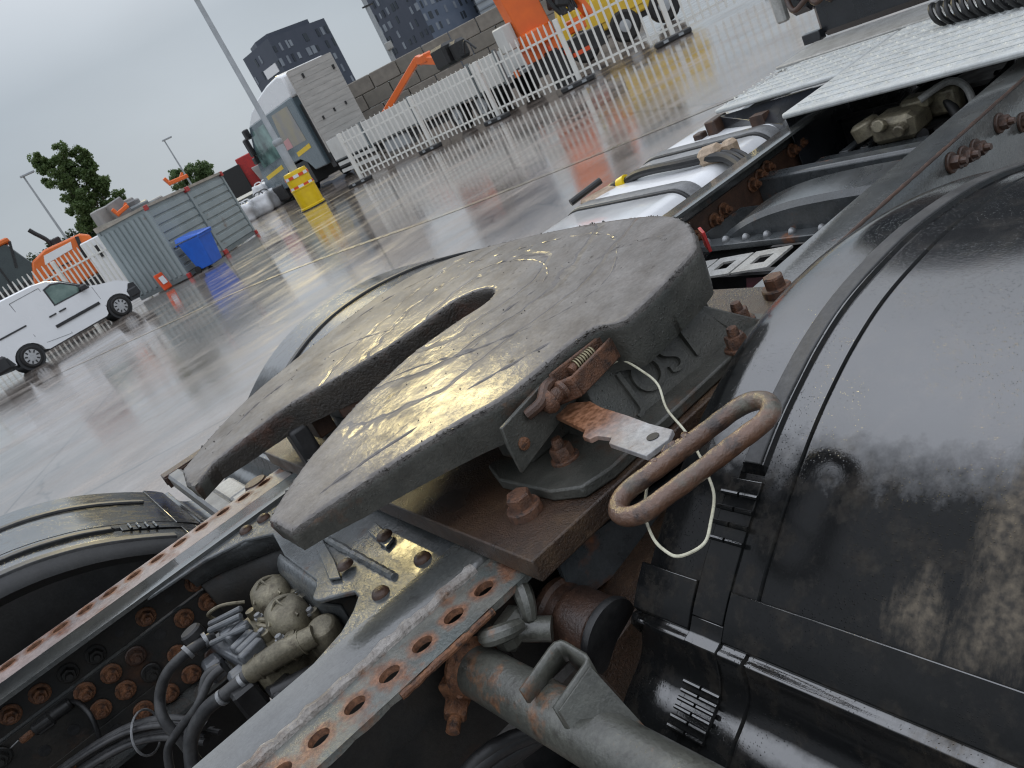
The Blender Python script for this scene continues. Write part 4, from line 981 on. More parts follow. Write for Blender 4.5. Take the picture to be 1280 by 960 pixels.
for i in range(9):
    x = 1.62 + rnd.uniform(-.1, .12); hose([(x - .15, 2.02, .70), (x, 1.9 - .04 * i, .72 + rnd.uniform(-.03, .05)), (x + .02, 1.72 - .05 * i, .70 + rnd.uniform(-.03, .06)), (x - .1, 1.40, .68), (x - .2, 1.3, .6)], rnd.uniform(.008, .016), 'hose', 'hose')
b = MB(); b.box((1.70, 1.55, .79), (.004, .17, .07), Matrix.Rotation(.45, 3, 'Y')); stk = b.build('sticker', M['sticker'], T)
b = MB()
for i in range(8): b.box((1.696, 1.485 + .019 * i, .775 + .004 * (i % 2)), (.004, .010, .020), Matrix.Rotation(.45, 3, 'Y'))
b.build('sticker_print', M['white'], stk)
# valve cluster on a slotted shelf further forward
b = MB(); b.box((2.50, 1.66, .865), (.10, .46, .012)); b.box((2.45, 1.66, .835), (.01, .46, .06)); b.box((2.66, 1.80, .87), (.22, .035, .01)); b.box((2.66, 1.72, .87), (.22, .03, .01)); shelf = b.build('valve_shelf', M['frame'], T, bevel=.002)
b = MB(); b.box((2.60, 1.60, .915), (.14, .16, .09), None, .02); b.box((2.66, 1.56, .955), (.08, .10, .05), None, .015); b.lathe([(.05, 0), (.05, .05), (.035, .06)], (2.58, 1.70, .90), (0, .3, 1), 16); b.box((2.70, 1.50, .93), (.06, .12, .09), None, .012)
b.lathe([(.022, 0), (.022, .03)], (2.53, 1.62, .94), (-1, 0, .3), 10); b.lathe([(.02, 0), (.02, .04)], (2.53, 1.55, .92), (-1, 0, 0), 10)
vb = b.build('relay_valve', M['cast'], shelf, bevel=.004)
b = MB(); b.tube(spline([(2.62, 1.53, .97), (2.68, 1.46, .99), (2.70, 1.42, .95), (2.66, 1.40, .88), (2.55, 1.42, .86)], 6), .012, 10); b.build('pale_hose', M['beige'], shelf)
for i in range(12):
    y = rnd.uniform(1.3, 1.95); hose([(2.55 + rnd.uniform(-.1, .1), y, rnd.uniform(.78, .9)), (2.7, y + rnd.uniform(-.15, .15), rnd.uniform(.8, .95)), (2.85, y + rnd.uniform(-.2, .2), rnd.uniform(.75, .95)), (3.1, y + rnd.uniform(-.2, .2), rnd.uniform(.75, .93))], rnd.uniform(.008, .02), 'hose', 'blackpart')
b = MB(); b.box((3.2, CY, .66), (1.0, .62, .42), None, .08); b.lathe([(.20, 0), (.24, .3), (.26, .6)], (2.7, CY, .62), (1, 0, 0), 18); b.build('gearbox', M['blackpart'], T)
boxes('crossmember', [((1.5, CY, .60), (.09, .92, .20), None, .01), ((2.9, CY, .80), (.08, .9, .2), None, .01)], M['blackpart'], T)

# --- deck plates ------------------------------------------------------------------
def deckplate(x0, x1, y0, y1, cut, z):
    b = MB(); poly = [(x0, y0, z), (x0, y1, z), (x1, y1 + cut, z), (x1, y0, z)]
    b.prism(poly, (0, 0, -.022)); d = b.build('deck_plate', M['deck'], T, bevel=.008)
    b = MB(); rows = int((x1 - x0) / .072)
    for i in range(rows):
        x = x0 + .03 + .072 * i
        b.box((x + .045, (y0 + y1) / 2, z + .0012), (.008, y1 - y0 - .05, .003))
        k = 0; y = y0 + .02
        while y < y1 - .02:
            R = Matrix.Rotation(.9 if k % 2 else -.9, 3, 'Z'); hw2, hl = .0055, .019
            c = V((x + .018, y, z)); pts = [V((-hl, 0, 0)), V((0, -hw2, 0)), V((hl, 0, 0)), V((0, hw2, 0)), V((-hl * .3, 0, .0055)), V((hl * .3, 0, .0055))]
            b.add([R @ p + c for p in pts], [(0, 1, 4), (1, 5, 4), (1, 2, 5), (2, 3, 5), (3, 4, 5), (3, 0, 4)]); y += .034; k += 1
    stuff(b.build('tread_stud', M['deck'], d, smooth=0)); return d
dk = deckplate(2.535, 3.41, .25, 1.985, 0, 1.062); deckplate(2.93, 3.41, 1.992, 2.62, -.15, 1.062)
b = MB(); b.box((3.60, 1.40, 1.052), (.34, 2.46, .03)); b.build('cab_step_sill', M['beige'], T, bevel=.006)
b = MB()
b.prism([(2.56, 1.99, 1.04), (2.94, 1.99, 1.035), (2.94, 2.62, 1.03), (2.80, 2.2, .96)], (.01, 0, -.25)); b.box((3.2, 2.1, .98), (.7, .06, .06)); b.box((3.25, 2.58, .97), (.62, .05, .06)); b.build('deck_support', M['navy'], T, bevel=.004)
boxes('rusty_bracket', [((2.93, 2.63, .99), (.10, .06, .08), None, .005), ((2.88, 2.70, .97), (.05, .05, .05), None, .005), ((2.86, 2.34, .98), (.05, .07, .06))], M['rustdark'], T)
# --- tank with straps ---------------------------------------------------------------
def tank_sec(y0, y1, z0, z1, ri, ro, infl=0):
    p = []
    for cx, cz, r, a0 in ((y1 - ro, z1 - ro, ro, 0), (y0 + ri, z1 - ri, ri, 90), (y0 + ri, z0 + ri, ri, 180), (y1 - ro, z0 + ro, ro, 270)):
        for k in range(9):
            a = radians(a0 + 90 * k / 8); p.append((cx + (r + infl) * cos(a), cz + (r + infl) * sin(a)))
    return p
def tank_body(x0, x1, infl, name, mat, parent, rnd_end=.05):
    b = MB(); xs = [(x0, -rnd_end), (x0 + rnd_end * .3, -rnd_end * .3), (x0 + rnd_end, 0), (x1 - rnd_end, 0), (x1 - rnd_end * .3, -rnd_end * .3), (x1, -rnd_end)]
    vs = []; n = 36
    for x, i in xs:
        for y, z in tank_sec(2.20, 3.06, .25, .968, .10, .20, infl + i): vs.append((x, y, z))
    fs = [(i * n + k, i * n + (k + 1) % n, (i + 1) * n + (k + 1) % n, (i + 1) * n + k) for i in range(len(xs) - 1) for k in range(n)] + [list(range(n)), [(len(xs) - 1) * n + k for k in range(n)]]
    b.add(vs, fs); return b.build(name, mat, parent, smooth=50)
tank = tank_body(1.60, 2.235, 0, 'fuel_tank', M['whitetank'], T); tank2 = tank_body(2.245, 2.76, 0, 'tank_section', M['whitetank'], tank); tank_body(2.77, 3.30, 0, 'tank_section', M['whitetank'], tank)
for x in (2.24, 2.765):
    tank_body(x - .035, x + .035, .010, 'tank_strap', M['strap'], tank, .004); tank_body(x - .048, x - .034, .006, 'strap_liner', M['blackpart'], tank, .002)
b = MB()
for q in range(3): b.tube(spline([(2.36 + .03 * q, 2.06, .93), (2.44 + .03 * q, 2.22, .985), (2.43 + .025 * q, 2.44, 1.0), (2.45 + .01 * q, 2.70, .995), (2.47, 2.86, .95)], 8), .020 - .005 * q, 10)
th = b.build('tank_hose', M['blackpart'], tank)
b = MB(); b.lathe([(.028, 0), (.03, .01), (.03, .05), (.022, .055)], (2.46, 2.80, .975), (0, 1, -.25), 14); b.build('yellow_collar', M['yellow'], th)
b = MB(); b.lathe([(.022, 0), (.03, .03), (.03, .06), (.02, .09)], (2.46, 2.85, .965), (-.2, 1, -.3), 14); b.build('end_cap', M['blackpart'], th)
b = MB(); b.box((2.47, 2.30, .995), (.09, .10, .07), Matrix.Rotation(.4, 3, 'Z'), .02); b.box((2.52, 2.24, .985), (.06, .06, .08), None, .015); b.build('resin_block', M['tan'], tank)
b = MB(); b.tube([(2.27, 2.99, .985), (2.43, 2.93, 1.01)], .016, 10); b.build('filler_bar', M['blackpart'], tank)
b = MB(); b.box((2.36, 2.90, .962), (.16, .09, .03), Matrix.Rotation(-.35, 3, 'Z'), .01); b.build('filler_plate', M['tan'], tank)

# --- cab (rear face above the deck) ----------------------------------------------------
b = MB(); b.box((4.98, 1.42, 2.03), (2.3, 2.44, 1.94), None, .03); cab = b.build('cab', M['navy'], T)
MB().box((4.95, 2.715, 2.1), (2.2, .15, 1.8), None, .03).build('side_fairing', M['navy'], cab)
b = MB(); b.box((3.83, 2.80, 2.1), (.05, .06, 1.8), None, .01); b.build('corner_post', M['beige'], cab)
MB().box((3.815, 2.655, 1.085), (.05, .10, .05)).build('cab_sill', M['navy'], cab, bevel=.004)
for i in range(7): hose([(3.82, 2.74 - .12 * i, 1.30), (3.77, 2.68 - .12 * i, 1.24), (3.79, 2.58 - .12 * i, 1.28), (3.81, 2.50 - .12 * i, 1.22 + .03 * (i % 3))], .014, 'pipe', 'rustdark', cab)
b = MB(); b.box((3.825, 2.35, 1.36), (.03, .75, .10), None, .01); b.build('bracket', M['rustdark'], cab)

# --- things that hang from or lie on the truck --------------------------------------------
sw = MB(); sw.tube(spline([(.742, 1.062, 1.163), (.757, 1.045, 1.163), (.750, 1.0, 1.150), (.735, .955, 1.135), (.701, .915, 1.115), (.665, .85, 1.105), (.624, .79, 1.10), (.588, .745, 1.10), (.555, .709, 1.10), (.512, .680, 1.10), (.476, .662, 1.10), (.448, .677, 1.10), (.450, .705, 1.10), (.465, .739, 1.10), (.500, .785, 1.10), (.544, .818, 1.105), (.575, .832, 1.115), (.598, .838, 1.134)], 8), .0021, 8)
seal = sw.build('seal_wire', M['wire'], None); tag(seal, 'thin cream wire loop hanging from the rusty release handle', 'wire')
b = MB()
cp = []
for i in range(13 * 14 + 1):
    t = i / 14; a = 2 * pi * t
    cp.append(V((3.20 - .010 * t, 1.73 - .033 * t, 1.062 + .048)) + V((.038 * cos(a), .010 * sin(a), .038 * sin(a))))
b.tube(cp, .009, 8); coil = b.build('coiled_air_hose', M['blackpart'], None); tag(coil, 'black spiral air hose lying on the white tread plate', 'hose')
_mk = mk
def mk(*a, **k): return _mk(*a, **{'grit': 0, **k})
# ================================================================== THE YARD
b = MB(); b.add([(-900, -900, 0), (900, -900, 0), (900, 900, 0), (-900, 900, 0)], [(0, 1, 2, 3)])
structure(b.build('yard_ground', M['yard'], None))
M['yline'] = mk('worn_yellow_line', (.27, .232, .16), (.21, .182, .145), 4, .1, .3, bump=.1, coat=.6, spots=((.20, .172, .15), .40, .6, 2.2))
ylp = spline([(1.0, 21.3, .004), (3.24, 18.41, .004), (4.38, 17.0, .004), (5.41, 14.5, .004), (6.3, 11.3, .004), (7.5, 8.6, .004), (8.4, 7.0, .004), (10.0, 4.4, .004)], 8)
b = MB()
for i in range(len(ylp) - 1):
    p, q = ylp[i], ylp[i + 1]; t = (q - p).normalized(); s = V((-t.y, t.x, 0)) * .08
    b.add([p - s, q - s, q + s, p + s], [(0, 1, 2, 3)])
structure(b.build('painted_yellow_line', M['yline'], None))
M['asph'] = mk('tarmac_repair', (.055, .052, .05), (.075, .07, .066), 3, .2, .35)

def W(o, R, p): return V(o) + R @ V(p)

# --- shipping container ------------------------------------------------------------
M['cont'] = mk('grey_container_paint', (.30, .345, .35), (.24, .28, .285), 1.2, .38, .5, bump=.2, bscale=12, rust=((.22, .13, .08), .64, .78, 1.4), streak=(1, 1, .35))
M['contdark'] = mk('container_trim', (.14, .165, .17), (.19, .21, .21), 2, .45)
M['redcorner'] = mk('red_corner_paint', (.50, .04, .04), (.35, .05, .04), 6, .45)
M['roofdirt'] = mk('dirty_roof_rail', (.40, .36, .30), (.28, .25, .21), 3, .6)
Rz = atan2(3.76, 3.93)
cont = thing('shipping_container', 'grey ribbed shipping container with red corner castings behind the blue bin', 'container', (6.18, 28.77, 0), Rz)
Lc, Wc, Hc = 5.43, 2.05, 2.66
def lb(name, boxes, mat, par, **k):
    b = MB()
    for bx in boxes: b.box(*bx)
    return b.build(name, mat, par, world=False, **k)
b = MB(); b.box((Lc / 2, Wc / 2 + .02, Hc / 2), (Lc - .12, Wc - .14, Hc - .16)); b.build('wall', M['cont'], cont, world=False)
for i in range(2):
    x0 = .10 + i * (Lc / 2 - .03); x1 = x0 + Lc / 2 - .19
    pan = MB(); pan.box(((x0 + x1) / 2, .04, Hc / 2), (x1 - x0, .02, Hc - .2)); pn = pan.build('side_panel', M['cont'], cont, world=False)
    for k in range(8):
        z = .30 + k * .29; b = MB(); b.prism([(x0 + .03, .03, z - .115), (x0 + .03, -.015, z - .09), (x0 + .03, -.015, z + .09), (x0 + .03, .03, z + .115)], (x1 - x0 - .06, 0, 0)); b.build('rib', M['cont'], pn, world=False)
b = MB()
for k in range(9):
    y = .22 + k * .215; b.prism([(.0, y - .06, .22), (-.035, y - .03, .22), (-.035, y + .03, .22), (0, y + .06, .22)], (0, 0, Hc - .44))
b.box((.03, Wc / 2, Hc / 2), (.02, Wc - .1, Hc - .2)); b.build('end_wall', M['cont'], cont, world=False)
for bx_ in [((.04, .02, Hc / 2), (.11, .11, Hc - .1)), ((Lc / 2, .0, Hc / 2), (.15, .09, Hc - .1)), ((Lc - .04, .02, Hc / 2), (.11, .11, Hc - .1)), ((.04, Wc - .02, Hc / 2), (.11, .1, Hc - .1))]: lb('post', [bx_], M['cont'], cont)
lb('bottom_rail', [((Lc / 2, .02, .10), (Lc, .09, .13)), ((.02, Wc / 2, .10), (.09, Wc, .13))], M['contdark'], cont)
lb('roof_rail', [((Lc / 2, .0, Hc - .045), (Lc, .10, .09)), ((Lc / 2, Wc, Hc + .02), (Lc, .12, .14)), ((.0, Wc / 2, Hc - .045), (.10, Wc, .09))], M['roofdirt'], cont)
for x in (.03, Lc / 2 - .06, Lc / 2 + .06, Lc - .03):
    for z in (.09, Hc - .09): lb('corner_casting', [((x, -.03, z), (.13, .13, .17), None, .015)], M['redcorner'], cont)

# --- blue wheelie bin -----------------------------------------------------------------
M['blue'] = mk('blue_bin_plastic', (.012, .12, .58), (.01, .10, .50), 4, .32, .4, coat=.3)
bn = thing('wheelie_bin', 'bright blue wheelie bin standing against the grey container', 'bin', (6.98, 28.55, 0), Rz)
b = MB(); b.add([(-.34, -.30, .08), (.34, -.30, .08), (.34, .30, .08), (-.34, .30, .08), (-.44, -.42, 1.10), (.44, -.42, 1.10), (.44, .40, 1.10), (-.44, .40, 1.10)], [(0, 1, 2, 3), (4, 5, 6, 7), (0, 1, 5, 4), (1, 2, 6, 5), (2, 3, 7, 6), (3, 0, 4, 7)]); b.build('body', M['blue'], bn, world=False, bevel=.03)
b = MB(); b.add([(-.48, -.50, 1.11), (.48, -.50, 1.11), (.48, .44, 1.15), (-.48, .44, 1.15), (-.45, -.46, 1.16), (.45, -.46, 1.16), (.42, .30, 1.30), (-.42, .30, 1.30), (.42, .44, 1.28), (-.42, .44, 1.28)], [(0, 1, 2, 3), (0, 1, 5, 4), (4, 5, 6, 7), (6, 7, 9, 8), (1, 2, 8, 6, 5), (0, 4, 7, 9, 3), (2, 3, 9, 8)]); b.build('lid', M['blue'], bn, world=False, bevel=.02)
b = MB(); b.tube([(-.45, .48, 1.08), (.45, .48, 1.08)], .03, 8); b.box((0, -.43, 1.07), (.92, .05, .09), None, .01); b.build('rim', M['blue'], bn, world=False)
for x in (-.34, .34):
    b = MB(); b.lathe([(.05, -.04), (.12, -.035), (.12, .035), (.05, .04)], (x, .30, .12), (1, 0, 0), 16); b.build('wheel', M['rubber'], bn, world=False)

# --- small orange sign board at the container's corner -------------------------------------
M['orange'] = mk('orange_paint', (.72, .15, .015), (.62, .13, .015), 4, .35, .45, coat=.3)
M['redorange'] = mk('red_orange_plastic', (.75, .09, .02), (.66, .08, .02), 5, .4)
sg_ = thing('notice_sign', 'small red-orange board with white notice leaning at the container corner', 'sign', (5.42, 28.9, 0), Rz - .2)
b = MB(); b.box((0, 0, .32), (.40, .07, .58), Matrix.Rotation(-.15, 3, 'X'), .03); b.build('board', M['redorange'], sg_, world=False)
b = MB(); b.box((0, -.045, .36), (.22, .01, .26), Matrix.Rotation(-.15, 3, 'X')); b.build('notice', M['white'], sg_, world=False)

# --- lamp pole with yellow guard ---------------------------------------------------------------
M['galv'] = mk('galvanised_steel', (.40, .42, .43), (.32, .34, .35), 2, .42, .5, metal=.3)
PB_ = (11.9, 30.3)
pole = thing('lamp_pole', 'tall grey lamp pole rising from the yellow guard drum', 'lamp post', (*PB_, 0))
b = MB(); b.lathe([(.16, 0), (.16, 2.6), (.105, 2.75), (.075, 12.5)], (0, 0, 0), (0, 0, 1), 16); b.build('shaft', M['galv'], pole, world=False)
b = MB(); b.lathe([(.17, 2.5), (.19, 2.55), (.19, 2.66), (.16, 2.72)], n=16); b.build('collar', M['galv'], pole, world=False)
b = MB(); b.tube([(0, 0, 12.4), (.6, -.3, 12.6), (1.1, -.5, 12.6)], .05, 8); b.box((1.3, -.6, 12.58), (.7, .3, .12), Matrix.Rotation(-.43, 3, 'Z'), .03); b.build('lamp_head', M['galv'], pole, world=False)
gd = thing('guard_drum', 'bright yellow guard drum with red and white reflective bands around the lamp pole', 'bollard', (*PB_, 0))
b = MB(); b.lathe([(.50, .02), (.50, .10), (.47, .12), (.47, .78), (.49, .80), (.49, .84), (.46, .86), (.46, 1.38), (.44, 1.46), (.18, 1.48), (.18, 1.44), (.42, 1.42), (.42, .02)], n=28); b.build('drum', M['yellow'], gd, world=False)
for z in (.88, 1.27):
    for k in range(14):
        a0 = 2 * pi * k / 14; b = MB(); vs = []
        for q in range(4):
            a = a0 + 2 * pi / 14 * q / 3
            for r in (.474, .480):
                for zz in (z - .055, z + .055): vs.append((r * cos(a), r * sin(a), zz))
        fs = []
        for q in range(3): o = q * 4; fs += [(o, o + 1, o + 5, o + 4), (o + 2, o + 3, o + 7, o + 6), (o, o + 2, o + 6, o + 4), (o + 1, o + 3, o + 7, o + 5)]
        fs += [(0, 1, 3, 2), (12, 13, 15, 14)]
        b.add(vs, fs); b.build('reflector_patch', M['white'] if k % 2 else M['redorange'], gd, world=False)
b = MB(); b.lathe([(.53, 0), (.53, .03), (.50, .04)], n=28); b.build('foot_ring', M['blackpart'], gd, world=False)

# --- white van --------------------------------------------------------------------------------------
M['vanw'] = mk('white_van_paint', (.80, .81, .82), (.77, .78, .79), 2, .22, .28, coat=.8)
M['glass'] = mk('dark_window_glass', (.02, .03, .032), (.03, .045, .045), 2, .04, spec=.8, coat=.5)
M['gglass'] = mk('green_tinted_glass', (.05, .10, .085), (.14, .21, .18), 2.5, .06, spec=.8, coat=.5)
M['vtrim'] = mk('dark_bumper_plastic', (.022, .023, .025), (.03, .031, .033), 6, .45)
vr, vf = V((.82, 27.25, 0)), V((3.76, 28.35, 0))
vrz = atan2(vf.y - vr.y, vf.x - vr.x); WB = (vf - vr).length
vz = lambda z: z + max(0, z - .9) * .17
van = thing('white_van', 'white delivery van with dark bumpers parked beside the container', 'van', vr, vrz)
s = WB / 2.73
side = [(-.92, .45), (-.95, .95), (-.90, 1.45), (-.80, 1.76), (-.55, 1.86), (.2, 1.89), (1.1, 1.885), (1.45, 1.83), (1.72, 1.70), (2.30, 1.24), (2.55, 1.15), (3.05, 1.03), (3.30, .88), (3.42, .66), (3.44, .40), (3.35, .28), (3.12, .27)]
fa = [(2.73 + .40 * cos(a), .31 + .40 * sin(a)) for a in [radians(q) for q in range(0, 181, 18)]]
ra = [(0 + .40 * cos(a), .31 + .40 * sin(a)) for a in [radians(q) for q in range(0, 181, 18)]]
poly = side + [(p[0], max(p[1], .27)) for p in fa] + [(2.25, .26), (.5, .26)] + [(p[0], max(p[1], .3)) for p in ra] + [(-.5, .35), (-.85, .36)]
b = MB(); ys = [(0, .045, 0), (.035, .012, 0), (.10, 0, 0), (1.68, 0, 0), (1.75, .012, 0), (1.78, .045, 0)]
vs = []; n = len(poly)
for y, ins, _ in ys:
    for x, z in poly:
        cx, cz = 1.3, 1.0; zz = z; tum = max(0, z - 1.05) * .16
        yy = y + (tum if y < .9 else -tum)
        zz = zz - ins * .7 if z > 1.5 else zz; vs.append((s * x, yy - .10, vz(zz)))
fs = [(i * n + k, i * n + (k + 1) % n, (i + 1) * n + (k + 1) % n, (i + 1) * n + k) for i in range(len(ys) - 1) for k in range(n)] + [list(range(n)), [(len(ys) - 1) * n + k for k in range(n)]]
b.add(vs, fs); body = b.build('body', M['vanw'], van, world=False, smooth=40)
def vside(poly, off, name, mat, par=None, th=.012, ynear=True):
    b = MB(); f = lambda x, z: (s * x, -.10 + max(0, z - 1.05) * .16 - off, vz(z))
    b.prism([f(*p) for p in poly], (0, th, 0)); return b.build(name, mat, par or van, world=False, smooth=0)
vside([(1.28, 1.22), (1.30, 1.62), (1.50, 1.66), (1.72, 1.60), (2.02, 1.38), (2.06, 1.28), (1.98, 1.22)], .008, 'side_window', M['gglass'])
vside([(2.08, 1.27), (2.05, 1.38), (2.28, 1.22)], .008, 'quarter_window', M['glass'])
vside([(1.24, 1.19), (1.26, 1.66), (1.50, 1.71), (1.74, 1.64), (2.32, 1.22), (2.30, 1.185)], .004, 'window_frame', M['vtrim'])
vside([(.95, .66), (.95, .75), (2.28, .75), (2.28, .66)], .022, 'rub_strip', M['vtrim'], th=.03)
vside([(-.9, 1.08), (-.9, 1.12), (.35, 1.12), (.35, 1.08)], .006, 'sliding_rail', M['vtrim'])
for pl in ([(2.38, .40), (2.36, 1.17), (2.37, 1.17), (2.39, .40)], [(1.19, .32), (1.19, 1.74), (1.20, 1.74), (1.20, .32)], [(.36, .75), (.36, 1.72), (.37, 1.72), (.37, .75)], [(.36, 1.715), (.37, 1.725), (1.19, 1.745), (1.19, 1.735)], [(.52, .45), (1.18, .33), (1.18, .34), (.52, .46)]):
    vside(pl, .004, 'door_seam', M['vtrim'], body)
for x in (1.05, 1.34): vside([(x - .1, 1.0), (x - .1, 1.035), (x + .1, 1.035), (x + .1, 1.0)], .02, 'door_handle', M['vtrim'], th=.03)
vside([(3.08, .28), (3.16, .62), (3.28, .80), (3.44, .76), (3.47, .40), (3.36, .26)], .02, 'bumper_side', M['vtrim'], th=.04)
vside([(-.97, .34), (-.97, .72), (-.50, .62), (-.42, .34)], .02, 'bumper_side', M['vtrim'], th=.04)
b = MB(); b.box((s * 2.12, -.16, 1.33), (.22, .16, .17), None, .04); b.build('mirror', M['vtrim'], van, world=False)
b = MB(); b.box((s * 3.29, .79, .50), (.46, 1.90, .40), None, .10); b.build('front_bumper', M['vtrim'], van, world=False)
b = MB(); b.box((s * -.78, .79, .52), (.62, 1.90, .44), None, .07); b.build('rear_bumper', M['vtrim'], van, world=False)
MB().box((s * 1.3, .8, .33), (s * 3.6, 1.5, .22)).build('underbody', M['vtrim'], van, world=False)
b = MB(); b.box((s * 3.20, .02, .84), (.30, .22, .16), Matrix.Rotation(.35, 3, 'Y'), .05); b.build('headlight', M['galv'], van, world=False)
b = MB(); b.prism([(s * 1.76, .13, vz(1.70)), (s * 2.32, -.02, vz(1.235)), (s * 2.32, 1.6, vz(1.235)), (s * 1.76, 1.45, vz(1.70))], (.012, 0, .016)); b.build('windscreen', M['glass'], van, world=False)
vside([(-.2, 1.1), (-.2, 1.112), (.36, 1.112), (.36, 1.1)], .004, 'door_seam', M['vtrim'], body)
for x in (0, 2.73):
    b = MB(); b.lathe([(.20, -.10), (.28, -.11), (.31, -.085), (.315, 0), (.31, .085), (.20, .10)], (s * x, -.02, .315), (0, 1, 0), 28); ty = b.build('wheel', M['rubber'], van, world=False)
    b = MB(); b.lathe([(.225, 0), (.22, -.03), (.16, -.035), (.05, -.045), (.02, -.045)], (s * x, -.10, .315), (0, 1, 0), 24); rim = b.build('hubcap', M['hubcap'], ty, world=False)
    b = MB()
    for k in range(9):
        a = 2 * pi * k / 9; b.box((s * x + .165 * cos(a), -.136, .315 + .165 * sin(a)), (.085, .012, .042), Matrix.Rotation(-a, 3, 'Y'), .004)
    b.build('hubcap_slot', M['vtrim'], ty, world=False)
    b = MB(); b.lathe([(.395, 0), (.395, .5), (.05, .5)], (s * x, -.07, .315), (0, 1, 0), 24); b.build('wheel_arch', M['vtrim'], van, world=False)

# --- palisade fences -----------------------------------------------------------------------------------
M['fence'] = mk('cream_fence_paint', (.76, .75, .70), (.68, .67, .62), 3, .35, .45, coat=.2)
pk = MB(); pk.box((0, 0, .95), (.06, .018, 1.66)); pk.prism([(-.03, -.009, 1.78), (.03, -.009, 1.78), (.012, -.009, 1.90), (-.012, -.009, 1.90)], (0, .018, 0)); picket = pk.build('picket', M['fence'], None, world=False, smooth=0)
ph_used = [False]
def fence_panel(P, Q, n, label, group, h=1.0, post=True):
    P, Q = V((*P, 0)), V((*Q, 0)); d = Q - P; L = d.length; rz = atan2(d.y, d.x)
    f = thing('palisade_fence', label, 'fence', P, rz, group)
    for z in (.34, 1.55):
        b = MB(); b.box((L / 2, .022, z * h), (L, .035, .06)); b.build('rail', M['fence'], f, world=False)
    for x in ((0.02,) if post else (.02, L - .02)):
        b = MB(); b.box((x, .02, .93 * h + .04), (.13, .13, 1.86 * h), None, .01); b.build('post', M['fence'], f, world=False)
    for i in range(n):
        x = .14 + (L - .2) * (i + .5) / n
        if not ph_used[0]: c = picket; ph_used[0] = True
        else: c = picket.copy(); COL.objects.link(c)
        c.parent = f; c.location = (x, -.006, .02 + .0 * i); c.scale = (1, 1, h)
    return f
FP = [(13.37, 28.53), (14.98, 25.6), (15.75, 22.33), (16.44, 18.94), (18.09, 16.62), (20.6, 14.8), (23.4, 13.6)]
FL = ['first cream fence panel from the lamp pole, in front of the grey lorry cab', 'second cream fence panel from the lamp pole, along the white lorry bed', 'third cream fence panel from the lamp pole, in front of the orange crane base', 'fourth cream fence panel from the lamp pole, in front of the yellow machine', 'fifth cream fence panel from the lamp pole, nearing the top edge', 'last cream fence panel, at the top edge of the photo']
for i in range(6):
    d = V((*FP[i + 1], 0)) - V((*FP[i], 0)); fence_panel(FP[i], FP[i + 1], max(8, int(d.length / .235)), FL[i], 'white fence panels around the parked lorry')
M['footrub'] = mk('black_fence_foot', (.018, .018, .019), (.03, .03, .03), 5, .4)
ftl = ['black fence foot below the first fence post, by the lamp pole', 'black fence foot under the cream fence below the lorry bed', 'black fence foot below the third fence post', 'black fence foot with two pale marks below the crane', 'black fence foot with two pale marks below the yellow machine', 'black fence foot below the fence at the top edge']
for i in range(6):
    p = FP[i]; q = FP[i + 1]; rz = atan2(q[1] - p[1], q[0] - p[0])
    f = thing('weight_block', ftl[i], 'fence block', (p[0] - .08, p[1] - .03, 0), rz, 'black feet of the white fence')
    b = MB(); b.box((0, -.05, .075), (1.05, .26, .15), None, .03); b.build('block', M['footrub'], f, world=False)
    for x in (-.22, .22): b = MB(); b.box((x, -.184, .08), (.14, .012, .07)); b.build('reflector_patch', M['galv'], f, world=False)
LP = [(5.3, 31.6), (3.4, 33.0), (1.2, 34.6), (-1.2, 36.4)]
ll = ['cream fence panel directly left of the container, in front of the white cabin', 'cream fence panel behind the van windscreen, in front of the orange digger body', 'cream fence panel behind the van roof at the left edge']
for i in range(3): fence_panel(LP[i], LP[i + 1], 12, ll[i], 'white fence panels left of the container', 1.32)

# --- grey lorry with flatbed and crane --------------------------------------------------------------------
M['cabgrey'] = mk('grey_blue_cab_paint', (.095, .13, .15), (.08, .115, .135), 2, .25, .3, coat=.6)
M['bedpanel'] = mk('pale_alloy_bed_panel', (.60, .60, .57), (.52, .52, .49), 1.5, .4, .5)
M['headb'] = mk('weathered_headboard', (.44, .42, .39), (.35, .335, .31), 1.2, .55, .65, streak=(1, 1, 6))
M['craneo'] = mk('crane_orange', (.80, .15, .015), (.70, .125, .015), 2, .3, .4, coat=.4)
X0 = 16.8
lor = thing('flatbed_lorry', 'grey and white flatbed lorry with an orange loading crane behind the cream fence', 'lorry', (X0, 37.5, 0))
def pb(name, boxes, mat, par=None, **k):
    b = MB()
    for bx in boxes: b.box(*bx)
    return b.build(name, mat, par or lor, **k)
b = MB(); cs = [(38.5, .95), (38.5, 4.3), (38.6, 4.4), (45.4, 4.4), (46.9, 3.0), (47.8, 1.4), (47.8, .7), (44.0, .7), (43.6, 1.4), (42.9, 1.7), (41.2, 1.7), (40.5, 1.4), (40.1, .95)]
b.prism([(X0, y, z) for y, z in cs], (2.75, 0, 0)); cabb = b.build('cab_body', M['cabgrey'], lor, bevel=.06)
b = MB(); b.prism([(X0 + .03, y, z) for y, z in [(38.4, 4.32), (38.35, 5.35), (38.9, 5.5), (40.6, 5.45), (42.4, 5.25), (44.2, 4.9), (45.3, 4.5), (45.4, 4.3)]], (2.7, 0, 0)); b.build('cab_roof', M['vanw'], lor, bevel=.10)
b = MB(); b.prism([(X0 - .012, y, z) for y, z in [(39.3, 2.4), (39.4, 4.15), (41.7, 4.2), (42.3, 2.4)]], (.02, 0, 0)); b.build('curtain', mk('warm_cab_curtain', (.30, .26, .17), (.22, .21, .21), .9, .25, coat=.4, grit=0), lor)
